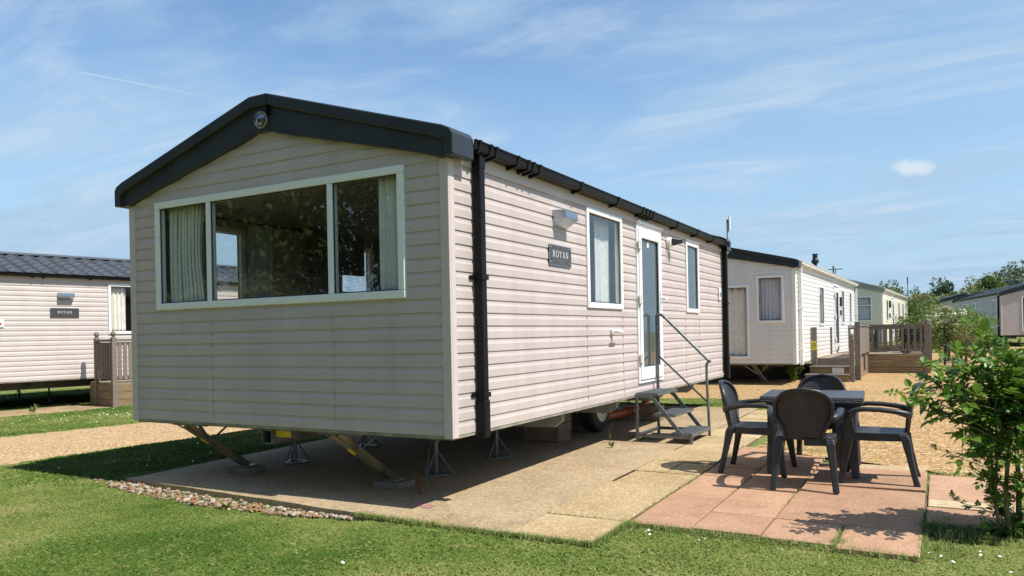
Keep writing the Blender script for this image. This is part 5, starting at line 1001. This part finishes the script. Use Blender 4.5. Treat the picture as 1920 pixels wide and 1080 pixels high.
for x, y, h, w, leaf, lab, sd in [
    (5.9, 123, 6.0, 6.4, 'tree_olive', 'low olive hedge between the dark round tree and the pointed tree', 21), (2.2, 118, 5.0, 6.0, 'tree_olive', 'low olive green scrub under the dark round tree', 22), (-1.8, 112, 5.2, 5.6, 'tree_olive', 'pale olive scrub in front of the red roofed house', 23), (12.5, 120, 5.2, 7.0, 'tree_mid', 'green scrub behind the right caravan roof ridge', 24)]:
    tree('hedge', x, y, 0.2, h, w, lab, 'hedge', leaf, 1500, .30, False, 24, 'hedges in the distance', 0.0, sd, 0.2)
def far_house():
    t = thing('house', 'distant house with a dull red tiled roof between the trees', 'house', (-0.2, 190, -0.5)); m = MB(); m.box(-2.0, 2.0, -3, 3, 0, 6.6); m.build('wall', 'house_wall', t)
    m = MB(); m.prism([(-3.8, 6.5), (0, 9.0), (3.8, 6.5)], lambda u, z, d: (d*.8, u, z), -3.0, 3.0); r = m.build('roof', 'house_roof', t); m = MB(); m.box(1.2, 1.7, -.4, .4, 8.2, 9.4); m.build('chimney', 'house_roof', r)
far_house()
for x, y, h, w, leaf, lab, sd, n, ls in [
    (1.80, 41.0, 2.90, 2.5, 'tree_mid', 'large dark green shrub at the corner of the cream caravan', 31, 3200, .075), (2.55, 38.5, 2.30, 2.2, 'tree_mid', 'mid green shrub behind the end of the deck', 32, 2600, .07),
    (2.95, 33.0, 1.95, 1.7, 'bush_lime', 'bright lime green bush behind the white flowered shrub', 33, 2400, .055), (1.9, 35, 1.9, 1.5, 'tree_mid', 'dense green shrub low against the cream caravan side', 34, 2200, .06), (4.3, 37, 2.0, 2.0, 'bush_lime', 'yellow green bush in front of the right caravan', 35, 2200, .06)]:
    tree('shrub', x, y, 0.14, h, w, lab, 'shrub', leaf, n, ls, True, 26, 'shrubs behind the deck', 0.03, sd, 0.1)
tree('flowering_shrub', 3.28, 24.3, 0.14, 1.76, 1.70, 'spreading shrub covered in flat white flower heads beyond the deck', 'shrub', 'tree_olive', 5200, .034, True, 34, None, 0.20, 41, -0.25, 84)
tree('shrub', 3.75, 23.2, 0.14, 0.85, 0.95, 'small dull olive bush at the foot of the white flowered shrub', 'shrub', 'dry_leaf', 1600, .03, True, 16, 'shrubs behind the deck', 0.0, 42, 0.2)
# tall camera-side trees: mirrored ones, plus unseen ones added to block skylight
for x, y, h, w, lab, sd, n in [(-17.2, -13.5, 12.5, 6.8, 'tall dark tree mirrored in the middle of the front window', 51, 60000), (-12.3, -16.0, 8.4, 3.6, 'feathery dark tree mirrored in the right pane of the front window', 52, 9000), (-24.0, -13.0, 13.0, 8.0, 'broad dark tree mirrored in the left of the front window', 53, 30000), (-6.5, -14.5, 11.5, 8.0, 'unseen tall tree added right of the feathery one to block sky light', 56, 16000), (1.5, -15.0, 12.0, 9.0, 'unseen tall tree added behind the camera to block sky light', 57, 16000)]:
    tree('tall_tree', x, y, -0.05, h, w, lab, 'tree', 'tree_mid', n, .125, True, 60, 'trees mirrored in the front window', 0.12, sd, 0.6)
for x, y, h, w, lab, sd in [(-13.6, -10.5, 3.0, 5.0, 'olive shrub mirrored low in the front window', 54), (-19.5, -10.5, 3.2, 6.0, 'wide olive shrub mirrored low in the left of the front window', 55)]:
    tree('shrub', x, y, -0.05, h, w, lab, 'shrub', 'tree_olive', 16000, .075, True, 40, 'trees mirrored in the front window', 0.02, sd, 0.1)
# ---- the rose bush on the right
def rose_bush():
    rng = np.random.default_rng(5); t = thing('rose_bush', 'glossy leaved rose bush with arching stems at the right edge of the red paving', 'bush', (3.45, 0.96, -0.02))
    stems = []; m = MB()
    def grow(a, b, r0, r1, sag=0.0, n=7):
        a, b = Vector(a), Vector(b); p = []
        w = Vector(rng.normal(size=3)*0.02)
        for i in range(n): s = i/(n-1); p.append(a.lerp(b, s)+Vector((0, 0, sag*4*s*(1-s)))+w*math.sin(s*6))
        m.tube(p, [r0+(r1-r0)*i/(n-1) for i in range(n)], 6); return p
    right = Vector((0.872, 0.489, 0)); back = Vector((-0.489, 0.872, 0))   # across and along the way the bush faces
    W3 = lambda a, b, z: right*a+back*b+Vector((0, 0, z))
    main = []
    for a, b, z, x0, y0, r in [(.02, .0, .88, .02, .0, .016), (.14, .10, .98, .10, .04, .018), (-.10, -.06, .80, -.03, .02, .010), (.26, .0, .95, .15, .0, .016), (.22, -.16, .78, .10, -.05, .010), (.36, .12, 1.0, .2, .06, .014), (.0, .2, .85, .03, .1, .010), (.44, -.05, .86, .2, -.02, .012), (.55, .1, .9, .28, .05, .012)]:
        main.append(grow(W3(x0, y0, 0), W3(a, b, z), r, r*.45, 0.02, 9))
    arch = [(-.70, -.10, .92, .66), (-.58, -.05, .98, .70), (-.50, .02, 1.06, .74), (-.36, .02, 1.16, .78), (-.2, -.1, 1.2, .8), (.1, .02, 1.15, .85), (-.1, -.2, 1.12, .8), (-.30, -.15, .86, .66), (-.15, .0, 1.33, .85), (-.02, .08, 1.12, .85), (.20, .05, 1.05, .85), (-.24, .1, 1.02, .7), (.06, -.2, 1.0, .7), (.36, -.1, 1.04, .85), (.5, .1, 1.0, .8), (.14, -.14, 1.02, .75), (-.16, -.2, .92, .66), (.3, .2, 1.0, .8), (.42, -.22, .98, .7), (-.2, .2, .9, .65), (.6, .0, 1.0, .8), (.55, -.2, .9, .7), (-.48, -.05, .80, .62), (-.30, .15, 1.06, .72)]
    twig = []
    for i, (a, b, z, zs) in enumerate(arch):
        q = main[i % len(main)]; k = max(0, min(8, int(8*zs/1.0))); p = grow(q[k], W3(a, b, z), .006, .002, 0.05, 8); twig.append((p, 1.0))
        for j in (3, 5):
            d = Vector(rng.normal(size=3)*.09); twig.append((grow(p[j], p[j]+d+Vector((0, 0, .02)), .003, .0015, 0, 4), .9))
    for i in range(24):
        q = main[rng.integers(0, len(main))]; k = rng.integers(5, 9); d = Vector(rng.normal(size=3)*np.array([.15, .15, .10])); twig.append((grow(q[k], q[k]+d, .004, .0015, .02, 5), 0.95))
    for i in range(80):   # thin low shoots with small leaves
        q = main[rng.integers(0, len(main))]; k = rng.integers(0, 6); d = Vector(rng.normal(size=3)*np.array([.13, .13, .03])+np.array([0, 0, .10])); d -= right*.05; twig.append((grow(q[k], q[k]+d, .003, .001, .0, 6), 0.42))
    m.build('stem', 'rose_stem', t, smooth=True)
    V = []; T = []
    def leaf(c, d, n, s, tn):
        d = d.normalized(); x = d.cross(n).normalized(); n = x.cross(d); w = s*.36; f = s*.10
        rib = [c, c+d*s*.30-n*s*.015, c+d*s*.66-n*s*.03, c+d*s-n*s*.10]
        L1, R1 = c+d*s*.28+x*w*.92+n*f, c+d*s*.28-x*w*.92+n*f; L2, R2 = c+d*s*.64+x*w*.82+n*f*.8, c+d*s*.64-x*w*.82+n*f*.8
        for q in ((rib[0], L1, rib[1]), (rib[1], L1, L2), (rib[1], L2, rib[2]), (rib[2], L2, rib[3]), (rib[0], rib[1], R1), (rib[1], R2, R1), (rib[1], rib[2], R2), (rib[2], rib[3], R2)):
            V.extend([tuple(v) for v in q]); T.append(tn)
    for p, sc in twig:
        ln = len(p); tn0 = rng.random()
        for i in range(1, ln):
            for rep in range(2 if sc > .5 else 3):
                a = p[i-1].lerp(p[i], rng.random()); ax = (p[i]-p[i-1]).normalized(); o = Vector(rng.normal(size=3)); o = (o-ax*o.dot(ax)).normalized(); d = (o*.8+ax*.5+Vector((0, 0, .05))).normalized(); nn = (Vector((0, 0, 1))+Vector(rng.normal(size=3))*.35).normalized(); pl = .075*sc
                s = .060*sc*(.50+.80*rng.random()); tn = min(1, max(0, .20+.60*tn0*rng.random()+.32*rng.random()+(.28 if i >= ln-2 else 0)))
                leaf(a+d*pl, d, nn, s*1.15, tn); sd = d.cross(nn).normalized()
                for k, f in ((.45, .9), (.80, 1.0)):
                    for sg in (-1, 1): leaf(a+d*pl*k, (sd*sg+d*.45).normalized(), nn, s*f, min(1, tn+.1*rng.random()))
    fast_mesh('foliage', np.array(V), 3, 'rose_leaf', t, T)
rose_bush()
# ---- turf blades, daisies, stones, weeds
def poly_in(x, y, poly):
    c = np.zeros(len(x), bool); n = len(poly)
    for i in range(n):
        (x0, y0), (x1, y1) = poly[i], poly[(i+1) % n]
        if y0 == y1: continue
        c ^= ((y0 > y) != (y1 > y)) & (x < (x1-x0)*(y-y0)/(y1-y0)+x0)
    return c
SLAB = [(-3.68, -0.13), (-1.5, -0.26), (0.1, -0.348), (0.62, -0.318), (1.215, -0.302), (1.235, 0.262), (2.1, 0.275), (2.55, 0.245), (3.0, 0.182), (3.005, 1.0), (3.6, 1.02), (3.6, 9), (-3.68, 9)]
DRIVE = [(-8.97, 0), (-12.2, -22), (-8.2, -22), (-5.86, 0), (-5.60, 3.2), (-5.2, 9.4), (-7.4, 9.4), (-8.42, 3.2)]
def noise2(x, y, s, seed):
    r = np.random.default_rng(seed); v = np.zeros(len(x))
    for k in range(7):
        a = r.random()*6.28; f = s*(1.6**(k*.55)); v += np.sin((x*np.cos(a)+y*np.sin(a))*f+r.random()*6.28+1.3*np.sin((x*np.sin(a)-y*np.cos(a))*f*.7+r.random()*6))/(1+k*.35)
    return v/3.2
def blades(name, n, x0, x1, y0, y1, keep, hh, ww, seed, zf=turf_z, mati='grass'):
    r = np.random.default_rng(seed); x = x0+(x1-x0)*r.random(n); y = y0+(y1-y0)*r.random(n); k = keep(x, y, r); x, y = x[k], y[k]; n = len(x)
    pat = noise2(x, y, 1.15, 3); fine = noise2(x, y, 5.5, 4); thick = noise2(x, y, 0.85, 8)
    bare = (pat+0.6*fine) > .80; k2 = ~(bare & (r.random(n) < .70)); x, y, pat, fine, thick = x[k2], y[k2], pat[k2], fine[k2], thick[k2]; n = len(x)
    h = hh*(0.55+0.7*r.random(n))*(1+0.45*np.clip(thick, -.8, 1.3)+.6*np.clip(noise2(x, y, 1.7, 17)-.45, 0, 1)); a = r.random(n)*6.283; lean = .55+.95*r.random(n); z = zf(x, y)-.004
    dx, dy = np.cos(a), np.sin(a); w = ww*(.7+.6*r.random(n)); sx, sy = -dy*w/2, dx*w/2
    b0 = np.stack([x-sx, y-sy, z], 1); b1 = np.stack([x+sx, y+sy, z], 1); m1 = h*.55; o = h*lean
    c1 = np.stack([x+sx*.8+dx*o*.30, y+sy*.8+dy*o*.30, z+m1], 1); c0 = np.stack([x-sx*.8+dx*o*.30, y-sy*.8+dy*o*.30, z+m1], 1); tp = np.stack([x+dx*o, y+dy*o, z+h*.72], 1)
    deep = noise2(x, y, 1.7, 17); tint = np.clip(.40+.30*pat+.20*fine-.20*thick-.26*np.clip(deep, 0, 1.2)+.15*r.normal(size=n), 0, 1); tint = np.where(r.random(n) < .05, .58+.25*r.random(n), tint)
    V = np.stack([b0, b1, c1, tp, c0], 1).reshape(-1, 3)
    return fast_mesh(name, V, 5, mati, None, tint)
def keep_lawn(x, y, r):
    k = ~poly_in(x, y, SLAB) & ~poly_in(x, y, DRIVE)
    st = (x > -3.75) & (x < -0.55) & (y > -0.10-.075*(x+3.66)-.26-.05*np.sin(x*5)) ; k &= ~(st & (r.random(len(x)) < .86))
    k &= ~((x > 3.0) & (y > .1) & (r.random(len(x)) < .55))
    return k
def near_frustum(x, y, lo, hi):
    dx, dy = x-3.1257, y+4.6539; f = dx*-.4894+dy*.8721; s = dx*.8721+dy*.4894; return (np.abs(s) < f*.72+.25) & (f > lo) & (f < hi)
tag(blades('lawn_grass', 560000, -6.5, 4.6, -2.8, 1.2, lambda x, y, r: keep_lawn(x, y, r) & near_frustum(x, y, 3.6, 7.2), .022, .0036, 1), 'short patchy lawn in the foreground, green with dry yellow patches', 'grass', kind='stuff')
tag(blades('lawn_grass', 240000, -10.5, -1.0, -3.5, 3.6, lambda x, y, r: keep_lawn(x, y, r) & near_frustum(x, y, 7.2, 13) & (x > -8.4) , .034, .0065, 2), 'lawn in the shadow between the gravel drive and the concrete slab', 'grass', kind='stuff')
tag(blades('lawn_grass', 120000, -13.2, -7.4, -1.5, 8, lambda x, y, r: keep_lawn(x, y, r) & (x < -8.0) & ~((x < -11.75+.19*(y-3)) & (y < 5.0)) & near_frustum(x, y, 9, 19), .036, .009, 3), 'strip of lawn between the gravel drive and the left caravan', 'grass', kind='stuff')
tag(blades('lawn_grass', 60000, -18.5, -13.9, -1, 9, lambda x, y, r: near_frustum(x, y, 12, 24) & (x < -14.7+.19*(y-1)), .05, .012, 4), 'lawn seen under the left caravan on its far side', 'grass', kind='stuff')
tag(blades('lawn_grass', 70000, -4.5, 0.62, 7.55, 9.1, lambda x, y, r: y < 8.95-.15*np.sin(x*3), .05, .010, 5), 'patch of grass behind the metal steps', 'grass', kind='stuff')
tag(blades('lawn_grass', 60000, 2.9, 8.5, 18.4, 21.5, lambda x, y, r: (y > 18.6+.1*np.sin(x*3)) & (y < 21.2), .05, .014, 6), 'strip of grass beyond the gravel yard at the end of the deck', 'grass', kind='stuff')
def fringe():
    r = np.random.default_rng(12); P = []
    def along(a, b, n, w): t = r.random(n); P.append(np.stack([a[0]+(b[0]-a[0])*t+r.normal(size=n)*w, a[1]+(b[1]-a[1])*t+r.normal(size=n)*w], 1))
    along((-.65, -.31), (.62, -.345), 2600, .016); along((.6, -.335), (1.24, -.315), 1400, .014); along((1.24, -.3), (1.25, .27), 900, .012); along((1.25, .26), (3.0, .19), 1500, .022); along((3.008, .2), (3.008, 1.0), 420, .014); along((3.0, 1.02), (3.6, 1.0), 700, .03); along((-3.68, -.1), (-3.68, 5), 3600, .02)
    for x in (2.55,): along((x, .2), (x, .72), 380, .010)
    along((3.004, 1.0), (3.004, 1.4), 110, .008); along((3.004, 1.9), (3.004, 2.6), 90, .007); along((1.235, .3), (1.235, 3.6), 260, .007); along((2.108, .9), (2.108, 2.6), 120, .006); along((1.665, .8), (1.665, 2.9), 130, .006); along((1.25, 3.74), (2.1, 3.74), 500, .05); along((3.0, 2.9), (3.6, 2.86), 520, .05); along((.6, .29), (1.2, .29), 90, .006); along((.6, 2.05), (1.2, 2.05), 90, .006); along((.6, 3.24), (1.2, 3.24), 160, .006)
    for _ in range(20): c = r.random(2)*np.array([.6, 1.0])+np.array([3.02, .2]); P.append(c+r.normal(size=(60, 2))*.035)
    for c, s, k in [((0.05, 4.0), .10, 500), ((.15, 3.95), .06, 300), ((2.56, .33), .03, 260), ((3.08, .93), .05, 700), ((3.25, .85), .08, 600), ((-3.72, .02), .05, 420), ((1.28, .22), .02, 200)]: P.append(np.array(c)+r.normal(size=(k, 2))*s)
    P = np.concatenate(P); n = len(P); x, y = P[:, 0], P[:, 1]; h = .030*(.5+1.1*r.random(n)); a = r.random(n)*6.28; w = .0045; z = np.maximum(turf_z(x, y), rise_np(x, y)-.012)-.003; dx, dy = np.cos(a), np.sin(a); o = h*.6
    V = np.stack([np.stack([x-dy*w/2, y+dx*w/2, z], 1), np.stack([x+dy*w/2, y-dx*w/2, z], 1), np.stack([x+dx*o, y+dy*o, z+h], 1)], 1).reshape(-1, 3)
    tag(fast_mesh('grass_fringe', V, 3, 'grass', None, np.clip(.32+.25*r.normal(size=n), 0, 1)), 'grass and weeds creeping over paving edges and through the joints', 'grass', kind='stuff')
fringe()
def stones():
    r = np.random.default_rng(3); bm = bmesh.new(); bmesh.ops.create_icosphere(bm, subdivisions=1, radius=1); base = np.array([v.co[:] for v in bm.verts]); fc = [tuple(v.index for v in f.verts) for f in bm.faces]; bm.free()
    mb = MB(); tint = []
    for i in range(900):
        t = r.random()**.9; x = -3.72+3.05*t; edge = -.10-.078*(x+3.66); wd = .27*math.sin(math.pi*min(1, .12+.95*t))**.6; y = edge-.012-wd*r.random()**1.1
        if i > 860: x = -4.05+.5*r.random(); y = -.12-.12*r.random()
        s = .016*(.45+1.35*r.random()**2.2); sc = s*np.array([1, .75+.3*r.random(), .5+.25*r.random()]); q = base*(1+.22*r.normal(size=base.shape)*.8)*sc; a = r.random()*6.28; ca, sa = math.cos(a), math.sin(a)
        q = np.stack([q[:, 0]*ca-q[:, 1]*sa, q[:, 0]*sa+q[:, 1]*ca, q[:, 2]], 1)+np.array([x, y, -.050+sc[2]*.55+.012*r.random()]); n0 = len(mb.v); mb.v += list(map(tuple, q)); mb.f += [tuple(n0+k for k in f) for f in fc]; tint += [min(1, max(0, r.random()))]*len(q)
    tag(mb.build('pebbles', 'stone', tint=tint), 'strip of loose orange and white pebbles along the front edge of the concrete slab', 'pebbles', kind='stuff')
    m = MB(); pts = [(-3.75+3.1*i/24, -.10-.078*(-3.75+3.1*i/24+3.66)+.02) for i in range(25)]
    for i, (x, y) in enumerate(pts): wd = .34*math.sin(math.pi*min(1, .1+.95*i/24))**.6+.03*math.sin(i*2.3); m.v += [(x, y, -.0575), (x, y-wd, -.0555)]
    m.f = [(2*i, 2*i+1, 2*i+3, 2*i+2) for i in range(24)]; tag(m.build('trench_soil', 'earth'), kind='structure')
stones()
def daisies():
    r = np.random.default_rng(9); pts = []
    for cx, cy, sx, sy, k in [(-9.6, 3.6, .7, .7, 110), (-10.6, 3.1, .5, .5, 50), (-16.3, 5.5, 1.0, 1.2, 160), (-4.6, 1.6, .7, .8, 34), (-4.2, .6, .3, .3, 10), (2.0, .05, .6, .06, 10), (3.2, .3, .25, .12, 12), (-.5, -1.6, 2.5, .8, 7), (1.3, .15, .15, .06, 6), (-1.0, 8.2, 1.0, .4, 30)]: pts.append(np.array([cx, cy])+r.normal(size=(k, 2))*np.array([sx, sy]))
    P = np.concatenate(pts); P = P[~poly_in(P[:, 0], P[:, 1], SLAB) & ~poly_in(P[:, 0], P[:, 1], DRIVE)]; m = MB(); m2 = MB()
    for x, y in P:
        z = float(turf_z(x, y))+.036; s = .0078*(.8+.5*r.random()); k = 8; c = Vector((x, y, z)); tx, ty = r.normal()*.35, r.normal()*.35
        n0 = len(m.v); m.v += [tuple(c)]+[tuple(c+Vector((s*math.cos(q), s*math.sin(q), s*.25*0+s*(tx*math.cos(q)+ty*math.sin(q))))) for q in [2*math.pi*i/k for i in range(k)]]; m.f += [(n0, n0+1+i, n0+1+(i+1) % k) for i in range(k)]
        m2.ball((x, y, z+.001), .0032, 6)
    tag(m.build('daisy_petals', 'petal', tint=[.5]*len(m.v)), 'white daisies scattered through the grass', 'daisies', kind='stuff')
daisies()
def weed(name, x, y, z, h, n, spread, label, seed, leaf=.03, upright=False):
    r = np.random.default_rng(seed); t = thing(name, label, 'weed', (x, y, z), 0, None); m = MB(); V = []; T = []
    for i in range(n):
        a = r.random()*6.28; d = Vector((math.cos(a)*spread*r.random(), math.sin(a)*spread*r.random(), h*(.5+.5*r.random()))); pts = [Vector((0, 0, 0)), d*.5+Vector((0, 0, .05*h)), d]; m.tube(pts, [.0022, .0018, .001], 5)
        for k in range(3 if upright else 7):
            s = r.random(); c = d*(.25+.75*s); q = leaf_quads(np.array([c[:]]), leaf*(.6+.8*r.random()), r, .4, .3 if not upright else .18); V.append(q); T.append(r.random())
    m.build('stem', 'rose_stem', t); fast_mesh('leaves', np.concatenate(V), 4, 'weed', t, T)
weed('tall_grass_weed', -0.20, 3.50, rise(-.2, 3.5), .26, 4, .05, 'thin seeding grass stalks growing at the edge of the shade beside the steps', 61, .015, True)
weed('leafy_weed', -0.05, 3.2, rise(0, 3.2), .08, 5, .06, 'tiny low weed on the slab edge near the seeding stalks', 62, .018)
weed('leafy_weed', 0.25, 13.3, .10, .48, 12, .22, 'leafy green weed growing beside the deck steps under the white caravan', 63, .065)
weed('leafy_weed', -1.86, -0.46, -.05, .06, 5, .05, 'small green seedling among the pebbles', 64, .022)
weed('leafy_weed', -11.9, 3.55, .0, .16, 7, .12, 'small pale weed on the earth before the left caravan', 65, .04)
weed('leafy_weed', 1.32, 17.05, .12, .16, 8, .12, 'small weed at the inner corner of the deck base', 66, .03)
m = MB()
for cx, cy, n in ((-3.0, .40, 5), (-.42, .10, 7)):
    for i in range(n): a = random.random()*6.28; q = random.random()*.10; x, y = cx+q*math.cos(a)*1.4, cy+q*math.sin(a); s = .02+.03*random.random(); m.v += [(x+s*1.6*math.cos(k*1.05), y+s*math.sin(k*1.05), .0035+.0004*i+(.01 if False else 0)) for k in range(6)]; b = len(m.v)-6; m.f.append(tuple(range(b, b+6)))
tag(m.build('paint_marks', 'pink_paint'), kind='structure')
